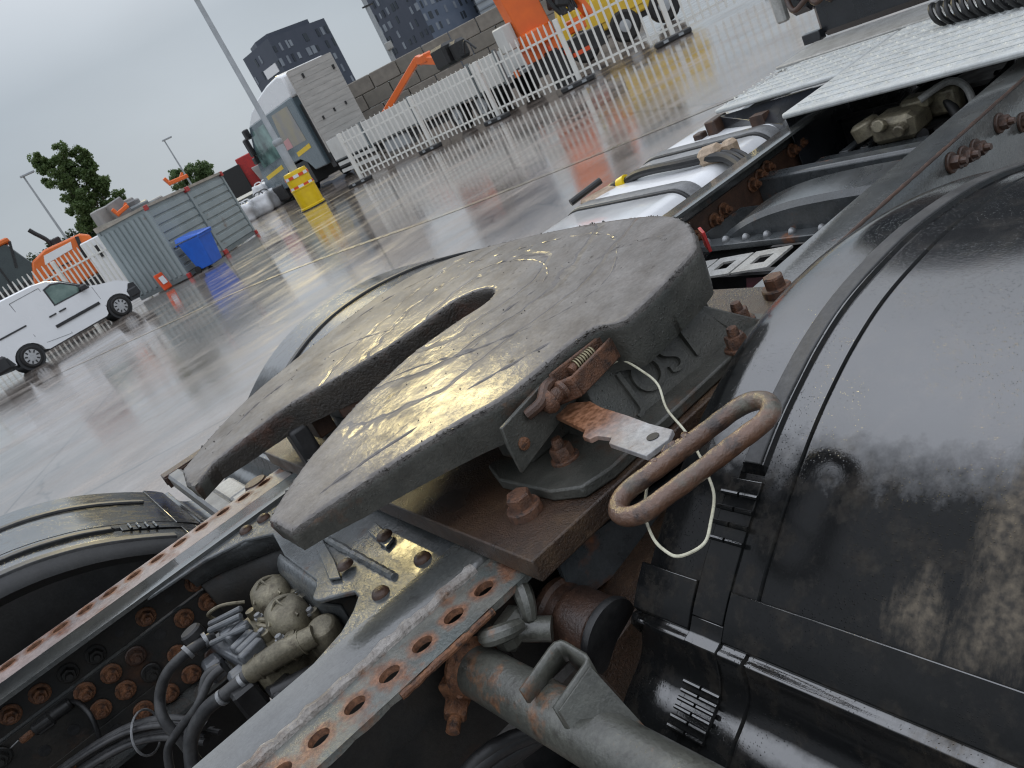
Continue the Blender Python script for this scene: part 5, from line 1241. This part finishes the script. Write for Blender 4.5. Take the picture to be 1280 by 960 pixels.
MB().prism([(X0 - .02, y, z) for y, z in [(41.2, 2.4), (41.2, 2.9), (42.0, 2.85), (42.1, 2.4)]], (.02, 0, 0)).build('pink_sticker', mk('pink_paper', (.55, .30, .30), None, 4, .5), lor)
b = MB(); b.prism([(X0 - .012, y, z) for y, z in [(43.0, 2.3), (42.9, 4.1), (45.2, 4.1), (46.6, 2.9), (46.5, 2.2)]], (.02, 0, 0)); b.build('side_window', mk('greenish_window', (.22, .36, .33), (.05, .08, .08), .9, .06, spec=.8, grit=0), lor)
for y0, y1 in ((39.2, 41.2), (43.9, 46.9)):
    zz = lambda y: 2.0 - .06 * (y - 39)
    MB().prism([(X0 - .015, y0, zz(y0)), (X0 - .015, y1, zz(y1)), (X0 - .015, y1, zz(y1) + .22), (X0 - .015, y0, zz(y0) + .22)], (.02, 0, 0)).build('yellow_stripe', M['yellow'], lor)
boxes('mirror', [((X0 - .12, 46.6, 3.5), (.25, .45, 1.0), None, .06), ((X0 - .12, 46.7, 2.75), (.25, .45, .4), None, .05), ((X0 - .12, 45.9, 4.15), (.3, .4, .5), None, .05)], M['blackpart'], lor)
MB().tube([(X0 + .1, 46.2, 3.9), (X0 - .1, 46.6, 3.9), (X0 - .1, 46.6, 2.6), (X0 + .1, 46.4, 2.5)], .05, 6).build('mirror_arm', M['blackpart'], lor)
pb('front_bumper', [((X0 + 1.35, 46.6, .62), (2.80, 2.6, .9), None, .08)], M['blackpart'])
pb('wheel_housing', [((X0 + 1.0, 42.0, 1.0), (1.9, 2.6, 1.2))], M['blackpart'])
pb('rear_cab_gap', [((X0 + 1.4, 38.2, 2.3), (2.4, .5, 3.2))], M['blackpart'])
b = MB(); b.box((X0 + 1.2, 37.5, 3.35), (2.5, .14, 3.9), None, .02); hb = b.build('headboard', M['headb'], lor)
for k in range(14): pb('board', [((X0 + 1.2, 37.42, 1.55 + k * .28), (2.44, .03, .274), None, .004)], M['headb'], hb)
pb('hook', [((X0 + .6, 37.38, 4.9), (.10, .06, .2)), ((X0 + 2.2, 37.38, 4.7), (.10, .06, .2)), ((X0 + .5, 37.38, 2.9), (.08, .05, .16)), ((X0 + 1.2, 37.38, 3.0), (.08, .05, .16)), ((X0 + 1.9, 37.38, 3.05), (.08, .05, .16))], M['blackpart'], hb)
for i, (y0, y1) in enumerate(((37.35, 33.4), (33.25, 28.8), (28.65, 24.3), (24.15, 22.6))):
    pb('side_board', [((X0, (y0 + y1) / 2, 1.42), (.07, y0 - y1, .95), None, .01)], M['bedpanel'])
    pb('bed_post', [((X0 - .02, y1 - .07, 1.4), (.10, .13, 1.15))], M['contdark'])
pb('bed_floor', [((X0 + 1.25, 30, .95), (2.5, 14.8, .12))], M['contdark'])
pb('far_board', [((X0 + 2.5, 30, 1.42), (.07, 14.8, .95))], M['bedpanel'])
pb('chassis_beam', [((X0 + .35, 31.5, .62), (.10, 13, .20)), ((X0 + 2.1, 31.5, .62), (.10, 13, .20))], M['blackpart'])
pb('side_guard', [((X0 + .02, 35.2, .72), (.05, 4.2, .16)), ((X0 + .02, 35.2, .38), (.05, 4.2, .16))], M['bedpanel'])
pb('tank', [((X0 + .4, 31.5, .55), (.6, 2.2, .6), None, .1)], M['galv'])
for y in (41.9, 26.3, 24.6):
    b = MB(); b.lathe([(.30, -.16), (.48, -.17), (.53, -.13), (.54, 0), (.53, .13), (.30, .16)], (X0 + .28, y, .54), (1, 0, 0), 28); wl = b.build('wheel', M['rubber'], lor)
    b = MB(); b.lathe([(.30, 0), (.28, -.04), (.12, -.02), (.10, -.10), (.03, -.10)], (X0 + .13, y, .54), (1, 0, 0), 18); b.build('rim', M['galv'], wl)
    copy = MB(); copy.lathe([(.30, -.16), (.48, -.17), (.53, -.13), (.54, 0), (.53, .13), (.30, .16)], (X0 + 2.3, y, .54), (1, 0, 0), 28); copy.build('wheel', M['rubber'], lor)
# folded crane boom lying on the bed
b = MB(); b.beam((X0 + .2, 31.4, 1.75), (X0 + 1.5, 29.3, 3.0), .22, .26, ch=.02); b.beam((X0 + 1.5, 29.3, 3.0), (X0 + 1.7, 27.6, 2.4), .26, .3, ch=.02); b.box((X0 + 1.6, 28.9, 2.9), (.4, .6, .35), None, .05); b.build('folded_boom', M['craneo'], lor)
b = MB(); b.tube([(X0 + .1, 31.6, 1.62), (X0 + .6, 30.9, 2.0)], .07, 8); b.build('boom_tip', M['white'], lor)
b = MB(); b.box((X0 + 1.4, 27.2, 2.6), (.7, 1.0, .8), None, .1); b.box((X0 + 1.5, 26.4, 2.55), (.5, .6, .7), None, .1); b.tube(spline([(X0 + 1.2, 25.8, 2.3), (X0 + 1.3, 25.6, 2.7), (X0 + 1.4, 25.3, 2.3)], 6), .04, 8); b.build('grapple', M['blackpart'], lor)
# crane column, hoses, stabiliser
b = MB(); b.prism([(X0 - .30, 20.55, 1.1), (X0 + .50, 20.0, 1.1), (X0 + .35, 20.2, 4.6), (X0 - .50, 20.75, 4.6)], (.12, .5, 0)); b.box((X0 + .1, 20.5, 1.7), (.9, .9, .5), None, .05); b.build('crane_column', M['craneo'], lor, bevel=.03)
pb('control_box', [((X0 - .55, 21.0, 2.05), (.45, .5, .75), None, .04)], M['bedpanel'])
b = MB(); rc = random.Random(4)
for k in range(14):
    x = X0 + .45 + .05 * k; b.tube(spline([(x - .2, 20.2, 4.6), (x + rc.uniform(-.05, .05), 20.0, 3.4), (x + rc.uniform(0, .3), 19.8, 2.4), (x + .2, 19.7, 1.9)], 5), .045, 7)
b.box((X0 + 1.0, 19.9, 2.7), (.5, .5, 1.2), Matrix.Rotation(.3, 3, 'Y'), .05); b.build('crane_hose', M['blackpart'], lor)
pb('crane_arm', [((X0 + 1.45, 19.7, 2.1), (.22, .3, 1.2), Matrix.Rotation(-.4, 3, 'Y'), .03), ((X0 + 1.2, 19.9, 1.5), (.5, .4, .4), None, .04)], M['craneo'])
pb('crane_base', [((X0 + 1.2, 20.6, .9), (2.4, 1.0, .6), None, .03), ((X0 + .2, 20.2, .55), (.5, .5, .9))], M['blackpart'])
pb('tail_light', [((X0 + .5, 19.9, .95), (.22, .06, .14)), ((X0 + 1.0, 19.9, .75), (.7, .06, .12)), ((X0 + .1, 20.1, 1.25), (.14, .06, .14))], M['redorange'])
pb('marker_lamp', [((X0 - .04, 35.8, .95), (.04, .12, .10)), ((X0 - .03, 21.9, 1.0), (.05, .2, .2))], M['orange'])

# --- yellow machine behind the fence --------------------------------------------------------------------------
M['machy'] = mk('machine_yellow', (.72, .48, .03), (.62, .40, .03), 1.5, .35, .45, coat=.3)
ym = thing('yellow_loader', 'yellow construction machine on black wheels behind the cream fence', 'loader', (24.2, 24.4, 0), radians(-38))
b = MB(); b.prism([(-2.2, 0, .75), (-2.35, 0, 1.2), (-2.0, 0, 2.4), (2.6, 0, 2.5), (2.9, 0, 1.1), (2.4, 0, .8)], (0, 1.8, 0)); b.build('body', M['machy'], ym, world=False, bevel=.08)
b = MB(); b.box((.2, .9, 3.2), (2.0, 1.7, 1.5), None, .08); b.build('cab', M['glass'], ym, world=False)
lb('side_hatch', [((-1.0, -.03, 1.5), (1.1, .05, .9), None, .02), ((.5, -.03, 1.5), (1.1, .05, .9), None, .02), ((1.8, -.03, 1.5), (.9, .05, .8), None, .02)], M['machy'], ym)
lb('lower_frame', [((.1, .9, .72), (4.4, 1.5, .3))], M['blackpart'], ym)
for x in (-1.6, .1, 1.7):
    b = MB(); b.lathe([(.2, -.2), (.5, -.22), (.6, -.15), (.6, .15), (.5, .22), (.2, .2)], (x, .1, .6), (0, 1, 0), 24); w_ = b.build('wheel', M['rubber'], ym, world=False)
    b = MB(); b.lathe([(.26, -.16), (.22, -.24), (.05, -.26)], (x, .1, .6), (0, 1, 0), 16); b.build('rim', M['galv'], w_, world=False)

# --- stacked concrete block wall ---------------------------------------------------------------------------------
M['block'] = mk('concrete_block', (.25, .225, .19), (.19, .17, .145), 2.5, .7, .8, bump=.4, bscale=16, bdist=.01)
M['block2'] = mk('concrete_block_dark', (.17, .155, .13), (.21, .19, .16), 2.5, .7, .8, bump=.4, bscale=16, bdist=.01)
w0, w1 = V((20.4, 43.8, 0)), V((34.2, 34.3, 0)); wd = (w1 - w0).normalized(); wl_ = (w1 - w0).length
wall = thing('block_wall', 'wall of stacked grey concrete blocks behind the flatbed lorry', 'wall', w0, atan2(wd.y, wd.x))
bl = MB(); bl.box((0, 0, 0), (1.56, .78, .785), None, .035); blk = bl.build('block', M['block'], None, world=False, smooth=0)
bl = MB(); bl.box((0, 0, 0), (1.56, .78, .785), None, .035); blk2 = bl.build('block', M['block2'], None, world=False, smooth=0)
rb_ = random.Random(9); first = {0: True, 1: True}
for r in range(6):
    N = int(wl_ / 1.6)
    for k in range(N + 1):
        x = .8 + 1.6 * k - (.8 if r % 2 else 0)
        if r == 5 and k < 9: continue
        q = 1 if rb_.random() < .4 else 0; src = blk2 if q else blk
        if first[q]: c = src; first[q] = False
        else: c = src.copy(); COL.objects.link(c)
        c.parent = wall; c.location = (x, rb_.uniform(-.03, .03), .4 + .8 * r); c.rotation_euler = (0, 0, rb_.uniform(-.008, .008))

# --- dark tower blocks -----------------------------------------------------------------------------------------------
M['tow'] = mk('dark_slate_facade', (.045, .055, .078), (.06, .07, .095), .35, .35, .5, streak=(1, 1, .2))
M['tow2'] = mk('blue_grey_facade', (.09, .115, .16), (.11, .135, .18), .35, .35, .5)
M['towin'] = mk('pale_window', (.26, .29, .32), (.16, .18, .21), .15, .25)
M['towin2'] = mk('dark_window', (.025, .03, .04), (.04, .05, .06), .2, .15)
def tower(name, label, pts, h, faces, mats, roof=None):
    base = V((*pts[1], 0)); t = thing(name, label, 'building', base)
    b = MB(); pl = [V((*p, 0)) for p in pts]; pl.append(pl[0] + pl[-1] - pl[1]); b.prism(pl, (0, 0, h)); wl = b.build('wall', mats, t, smooth=0)
    rt = random.Random(hash(label) % 1000 if False else len(label))
    for (a, c, rows, cols) in faces:
        a, c = V((*pts[a], 0)), V((*pts[c], 0)); d = (c - a); L = d.length; d.normalize(); nrm = V((d.y, -d.x, 0))
        if nrm.dot(a) > 0: nrm = -nrm
        ang = atan2(d.y, d.x)
        for r in range(rows):
            for k in range(cols):
                if rt.random() < .34: continue
                u = L * (k + .5 + rt.uniform(-.25, .25)) / cols; z = h - 2.4 - r * 2.9
                if z < 3: continue
                p = a + d * u + nrm * .03 + V((0, 0, z))
                b = MB(); wdt = rt.choice([.6, .8, 1.2, .8]); b.box(p, (wdt, .12, rt.choice([1.3, 1.7, 1.7])), Matrix.Rotation(ang, 3, 'Z')); b.build('window', M['towin'] if rt.random() < .55 else M['towin2'], t, smooth=0)
    if roof:
        b = MB(); b.prism([V((*p, h)) for p in roof], (0, 0, 1.2)); b.build('roof_block', M['tow'], t, smooth=0)
    return t
T1 = [(77.6, 191.0), (79.2, 177.2), (96.2, 182.2)]
t1 = tower('office_tower', 'dark grey office tower with small slit windows behind the lorry cab', T1, 26.4, [(0, 1, 6, 5), (1, 2, 8, 11)], M['tow'], [(79.2, 184.0), (80.6, 179.6), (92.6, 182.6), (93.5, 186), (86, 190), (80, 190)])
b = MB(); d = (V((*T1[1], 0)) - V((*T1[0], 0))).normalized(); b.box(V((78.62, 182.2, 20.8)), (6.2, .3, 1.9), Matrix.Rotation(atan2(d.y, d.x), 3, 'Z')); b.build('sign_panel', M['white'], t1)
T2 = [(115.5, 195.3), (118.0, 178.0), (136.0, 181.6)]
t2 = tower('office_tower', 'wide dark tower with a blue-grey side face, cut by the top edge', T2, 40, [(0, 1, 13, 9), (1, 2, 13, 10)], M['tow'])
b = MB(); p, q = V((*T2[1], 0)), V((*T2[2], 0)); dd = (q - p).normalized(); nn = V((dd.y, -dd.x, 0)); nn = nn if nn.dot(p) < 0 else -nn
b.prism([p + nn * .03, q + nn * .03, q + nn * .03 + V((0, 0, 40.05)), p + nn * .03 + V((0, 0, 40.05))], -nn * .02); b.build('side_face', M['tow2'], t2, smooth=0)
gb = thing('grey_hall', 'pale grey ribbed hall beside the wide dark tower at the top edge', 'building', (133.5, 175.5, 0))
b = MB(); b.prism([(132.6, 176.5, 0), (146, 166, 0), (152, 175, 0), (139, 186, 0)], (0, 0, 22)); b.build('wall', mk('pale_grey_cladding', (.35, .38, .40), (.30, .33, .35), .3, .5), gb, smooth=0)
for k in range(7): pb('cladding_band', [((139.2, 171.1, 10 + 1.7 * k), (17, .25, .35), Matrix.Rotation(-.665, 3, 'Z'))], M['towin'], gb)

# --- lamp masts -----------------------------------------------------------------------------------------------------------
def mast(p, h, label, r=.09, grp='distant lamp masts'):
    m = thing('lamp_mast', label, 'lamp post', (*p, 0), 0, grp)
    b = MB(); b.lathe([(r * 1.3, 0), (r, 2.5), (r * .6, h)], n=10); b.build('shaft', M['galv'], m, world=False)
    b = MB(); b.box((.25, -.1, h + .02), (.9, .25, .14), None, .03); b.build('lamp_head', M['galv'], m, world=False)
mast((7.6, 59.5), 8.3, 'thin lamp mast left of the poplar tree'); mast((21.2, 77.2), 8.3, 'thin lamp mast beside the round green tree')
mm = thing('floodlight_mast', 'grey mast with a small white box standing behind the block wall', 'lamp post', (25.45, 43.04, 0))
b = MB(); b.lathe([(.17, 0), (.15, 4), (.10, 13)], n=10); b.build('shaft', M['galv'], mm, world=False)
b = MB(); b.box((.0, -.25, 4.9), (.35, .3, .4), None, .03); b.build('box', M['beige'], mm, world=False); b = MB(); b.box((0, -.1, 7.2), (.7, .1, .08)); b.build('arm', M['blackpart'], mm, world=False)

# --- digger at the left ---------------------------------------------------------------------------------------------------------
dg = thing('orange_excavator', 'orange excavator with a dark glass cab behind the white van', 'excavator', (2.9, 37.9, 0), radians(-6))
b = MB(); b.prism([(-.4, 0, 1.6), (-.1, 0, 2.15), (.35, 0, 2.95), (1.0, 0, 3.15), (2.45, 0, 3.1), (2.75, 0, 2.9), (2.85, 0, 1.5), (1.0, 0, 1.3)], (0, 2.2, 0)); b.build('engine_body', M['orange'], dg, world=False, bevel=.08)
b = MB(); b.prism([(.7, -.02, 2.62), (.85, -.02, 2.95), (2.0, -.02, 2.97), (1.9, -.02, 2.70)], (0, .03, 0)); b.build('white_stripe', M['white'], dg, world=False, smooth=0)
lb('body_slot', [((2.2, -.02, 2.6), (.14, .05, .9), Matrix.Rotation(.2, 3, 'Y')), ((1.2, -.02, 2.3), (.8, .05, .05)), ((.6, -.02, 1.95), (.05, .05, .5))], M['blackpart'], dg)
b = MB(); b.prism([(-1.6, .1, 2.2), (-1.5, .1, 4.0), (-.05, .1, 4.0), (.35, .1, 2.9), (0, .1, 2.2)], (0, 1.6, 0)); cb = b.build('cab_glass', M['glass'], dg, world=False, bevel=.04)
lb('cab_roof', [((-.75, .9, 4.08), (1.75, 1.8, .2), None, .05)], M['orange'], dg)
lb('cab_pillar', [((-.05, .08, 3.5), (.10, .06, 1.05), Matrix.Rotation(.35, 3, 'Y')), ((-.75, .08, 3.1), (.07, .06, 1.8)), ((-.7, .08, 2.3), (1.6, .08, .2))], M['blackpart'], dg)
lb('beacon', [((.05, .3, 4.05), (.18, .18, .25), None, .04)], M['orange'], dg)
b = MB(); b.tube(spline([(1.35, .8, 3.05), (1.3, .8, 3.45), (1.05, .8, 3.9), (.95, .8, 4.1)], 6), .09, 10); b.box((1.55, .8, 3.25), (.4, .3, .3), None, .04); b.build('exhaust_pipe', M['blackpart'], dg, world=False)
lb('lower_deck', [((.5, 1.0, 1.1), (3.8, 2.2, .5)), ((.5, 1.0, .5), (3.6, 2.4, .8), None, .15)], M['blackpart'], dg)
b = MB(); b.beam((-.6, .5, 2.0), (-2.6, .5, 2.9), .4, .5, ch=.05); b.build('boom', M['orange'], dg, world=False)
hut = thing('site_cabin', 'white site cabin with a green panel just left of the container', 'cabin', (5.4, 36.6, 0), radians(-8))
lb('wall', [((.3, 1.0, 1.35), (1.5, 2.0, 2.7), None, .04)], M['white'], hut); lb('window', [((.05, -.02, 2.15), (.22, .06, .5))], M['blackpart'], hut)
b = MB()
for i in range(3):
    for j in range(4): b.box((.45 + .2 * i, -.015, 2.5 - .16 * j), (.06, .04, .06))
b.build('vent', M['contdark'], hut, world=False, smooth=0); lb('green_panel', [((.75, -.03, 1.2), (.28, .06, 1.2))], mk('green_panel_paint', (.10, .42, .08), None, 4, .4), hut)

# --- far clutter behind the container ------------------------------------------------------------------------------------------------
M['scrap'] = mk('grey_scrap', (.16, .16, .165), (.32, .31, .29), .8, .6)
hp = thing('scrap_heap', 'heap of grey scrap and boards showing above the container roof', 'heap', (9.4, 45.5, 0))
rs_ = random.Random(21)
for k in range(26):
    b = MB(); b.box((9.0 + rs_.uniform(-1.6, 2.6), 45.5 + rs_.uniform(-.8, .8), 0), (1, 1, 1))
    c = V((8.6 + rs_.uniform(-.6, 2.8), 45.5 + rs_.uniform(-.8, .8), 0)); hgt_ = max(.4, 4.35 - abs(c.x - 8.5) * .55 - rs_.uniform(0, .9))
    b = MB(); b.box(c + V((0, 0, hgt_ / 2)), (rs_.uniform(.4, 1.5), rs_.uniform(.3, 1.0), hgt_), Matrix.Rotation(rs_.uniform(0, 3), 3, 'Z') @ Matrix.Rotation(rs_.uniform(-.15, .15), 3, 'X'), .06); b.build('scrap_piece', M['scrap'] if k % 3 else M['contdark'], hp)
for k, (p, q, lbb) in enumerate((((8.2, 44.2, 3.35), (9.3, 44.0, 3.6), 'orange digger arm showing above the left end of the container'), ((11.0, 43.6, 3.55), (12.6, 43.2, 3.45), 'orange grab showing above the middle of the container roof'))):
    g = thing('small_digger', lbb, 'digger', (p[0], p[1], 0), 0, 'orange machine arms above the container')
    b = MB(); q = V(p).lerp(V(q), .62); b.beam(p, q, .22, .2, ch=.03); b.beam((p[0] + .1, p[1], p[2] - .1), (p[0] - .05, p[1], p[2] + .32), .2, .16, ch=.02); b.beam(V(p).lerp(q, .6), V(p).lerp(q, .6) + V((.25, 0, .22)), .12, .12); b.build('arm', M['craneo'], g)
    b = MB(); b.beam((p[0] + .3, p[1], p[2]), (p[0] + .3, p[1], 0.0), .35, .35); b.build('column', M['blackpart'], g)
rtr = thing('red_trailer', 'red trailer with a dark open side far behind the lorry cab', 'trailer', (19.0, 57.6, 0), radians(-20))
lb('box_body', [((1.0, .8, 2.6), (1.5, 2.2, 2.1), None, .05)], M['red'], rtr); lb('curtain_side', [((-.6, .5, 2.35), (1.9, 2.2, 1.9), None, .03)], M['blackpart'], rtr); lb('underframe', [((.2, .8, .8), (3.4, 2.0, .8))], M['contdark'], rtr)
gc = thing('grey_skip', 'grey battered skip standing below the red trailer', 'skip', (20.2, 55.5, 0), radians(-20))
b = MB(); b.prism([(-.5, 0, .4), (-.9, 0, 2.7), (1.6, 0, 2.6), (1.2, 0, .4)], (0, 1.8, 0)); b.build('body', M['scrap'], gc, world=False, bevel=.05)
M['bag'] = mk('white_big_bag', (.74, .75, .76), (.60, .61, .62), 3, .5, .6, bump=.6, bscale=9, bdist=.03)
bg_l = ['white bulk bag nearest the container end', 'white bulk bag with a dark strap, second from the container', 'white bulk bag in the middle of the row', 'white bulk bag beside the lorry bumper', 'white bulk bag slumped on top of the row', 'small white bulk bag behind the others']
for k, (x, y, z, s_) in enumerate(((15.0, 47.5, 0, 1.0), (16.1, 47.2, 0, 1.05), (17.3, 47.8, 0, 1.1), (18.4, 48.0, 0, 1.0), (16.8, 48.2, .75, .8), (18.2, 49.0, .7, .8))):
    bgo = thing('bulk_bag', bg_l[k], 'bag', (x, y, 0), rs_.uniform(0, 1), 'white bulk bags in the yard')
    bm = bmesh.new(); bmesh.ops.create_cube(bm, size=1.0); bmesh.ops.subdivide_edges(bm, edges=bm.edges[:], cuts=5, use_grid_fill=True)
    for v in bm.verts:
        p = v.co.copy(); rr_ = max(abs(p.x), abs(p.y)); q = mnoise.noise(p * 2.3 + V((k * 5, 0, 0))); q2 = mnoise.noise(p * 6 + V((k * 5, 3, 0)))
        v.co = V((p.x * (1.15 - .25 * abs(p.z)), p.y * (1.15 - .25 * abs(p.z)), p.z)) * (1 + .25 * q + .1 * q2); v.co = v.co * 1.15 * s_; v.co.z = v.co.z * .85 + .5 * s_ + z
    for v in bm.verts: v.co.z = max(v.co.z, z)
    me = bpy.data.meshes.new('sack'); bm.to_mesh(me); bm.free(); me.materials.append(M['bag']); me.shade_smooth()
    o = bpy.data.objects.new('sack', me); COL.objects.link(o); o.parent = bgo
    b = MB()
    for sx in (-.3, .3): b.tube(spline([(sx, -.35, z + .95 * s_), (sx, -.2, z + 1.15 * s_), (sx, .2, z + 1.15 * s_), (sx, .35, z + .95 * s_)], 4), .035, 6)
    b.build('strap', M['blackpart'] if k % 2 else M['bag'], bgo, world=False)

# --- trees -------------------------------------------------------------------------------------------------------------------------------
M['bark'] = mk('bark', (.09, .07, .05), (.13, .10, .075), 3, .8)
def leafmat(name, a, c):
    m = mk(name, a, c, .9, .45, .6); t = m.node_tree; n = t.nodes; bs = n['Principled BSDF']; ou = n['Material Output']
    tr = n.new('ShaderNodeBsdfTranslucent'); t.links.new(bs.inputs['Base Color'].links[0].from_socket, tr.inputs['Color'])
    ms = n.new('ShaderNodeMixShader'); ms.inputs[0].default_value = .4; t.links.new(bs.outputs[0], ms.inputs[1]); t.links.new(tr.outputs[0], ms.inputs[2]); t.links.new(ms.outputs[0], ou.inputs['Surface'])
    return m
M['leaf'] = leafmat('poplar_leaf', (.08, .13, .04), (.13, .19, .065)); M['leaf2'] = leafmat('willow_leaf', (.085, .14, .05), (.12, .18, .07)); M['leafd'] = leafmat('dark_leaf', (.03, .055, .022), (.05, .08, .03))
def tree(p, h, lobes, n, ls, label, mat, seed, grp='trees beyond the yard', cat='tree', name='poplar_tree'):
    t = thing(name, label, cat, (*p, 0), 0, grp); R = random.Random(seed)
    b = MB(); b.tube(spline([(0, 0, 0), (.1, 0, h * .3), (0, .1, h * .6), (.1, 0, h * .9)], 5), [.28 * (1 - .9 * i / 15) + .02 for i in range(16)], 8)
    for (lx, ly, lz, rx, rz) in lobes:
        b.tube(spline([(0, 0, lz * .5), (lx * .5, ly * .5, lz * .8), (lx, ly, lz + rz * .6)], 4), [.12, .10, .09, .08, .07, .06, .05, .04, .02], 6)
    b.build('trunk', M['bark'], t, world=False)
    clumps = []
    for (lx, ly, lz, rx, rz) in lobes:
        for k in range(int(14 + 26 * rx * rz / 4)):
            u = V((R.gauss(0, 1), R.gauss(0, 1), R.gauss(0, 1))).normalized() * (R.random() ** .35)
            c = V((lx + u.x * rx, ly + u.y * rx, lz + u.z * rz)); clumps.append((c, R.uniform(.35, .75) * max(.6, rx * .5)))
    b = MB(); vs = []; fs = []
    for k in range(n):
        c, r = R.choice(clumps); u = V((R.gauss(0, 1), R.gauss(0, 1), R.gauss(0, .8))).normalized() * r * R.random() ** .4
        q = c + u; a = V((R.gauss(0, 1), R.gauss(0, 1), R.gauss(0, 1))).normalized(); bb = a.cross(V((R.gauss(0, 1), R.gauss(0, 1), R.gauss(0, 1)))).normalized(); l = ls * R.uniform(.6, 1.3)
        o = len(vs); vs += [q + a * l, q + bb * l * .6, q - a * l, q - bb * l * .6]; fs.append((o, o + 1, o + 2, o + 3))
    b.add(vs, fs); b.build('crown', mat, t, world=False, smooth=0, fix=False); return t
tree((11.3, 69.1), 9.8, [(.7, 0, 9.3, .75, 1.25), (-.9, 0, 9.6, .45, .8), (-.4, 0, 8.5, 1.1, 1.3), (.2, 0, 7.3, 1.3, 1.5), (-.3, 0, 5.9, 1.3, 1.5), (.1, 0, 4.4, 1.5, 1.4), (1.75, .2, 8.7, .42, 1.0), (1.75, .2, 7.3, .7, 1.4), (1.8, .2, 5.8, 1.0, 1.6), (1.2, .2, 4.4, 1.3, 1.3)], 34000, .11, 'tall ragged green poplar tree above the left end of the container', M['leaf'], 4)
tree((24.2, 86.7), 6.5, [(0, 0, 5.3, 1.3, 1.0), (1.2, 0, 4.9, 1.2, 1.0), (-1.2, 0, 5.2, 1.0, 1.1), (.3, 0, 4.2, 1.9, 1.2)], 9000, .12, 'round pale green tree behind the container roof', M['leaf2'], 8, name='round_tree')
tree((9.7, 73.4), 4.6, [(-1.2, 0, 3.6, 1.4, 1.2), (.6, 0, 3.7, 1.4, 1.3), (2.2, 0, 4.0, 1.2, 1.3)], 9000, .11, 'low dark green bush behind the orange excavator', M['leafd'], 12, cat='bush', name='hedge_bush')
tree((5.8, 75.0), 4.0, [(-1, 0, 3.0, 1.4, 1.1), (.8, 0, 3.4, 1.4, 1.2)], 6000, .11, 'dark bush behind the excavator cab at the far left', M['leafd'], 13, cat='bush', name='hedge_bush')
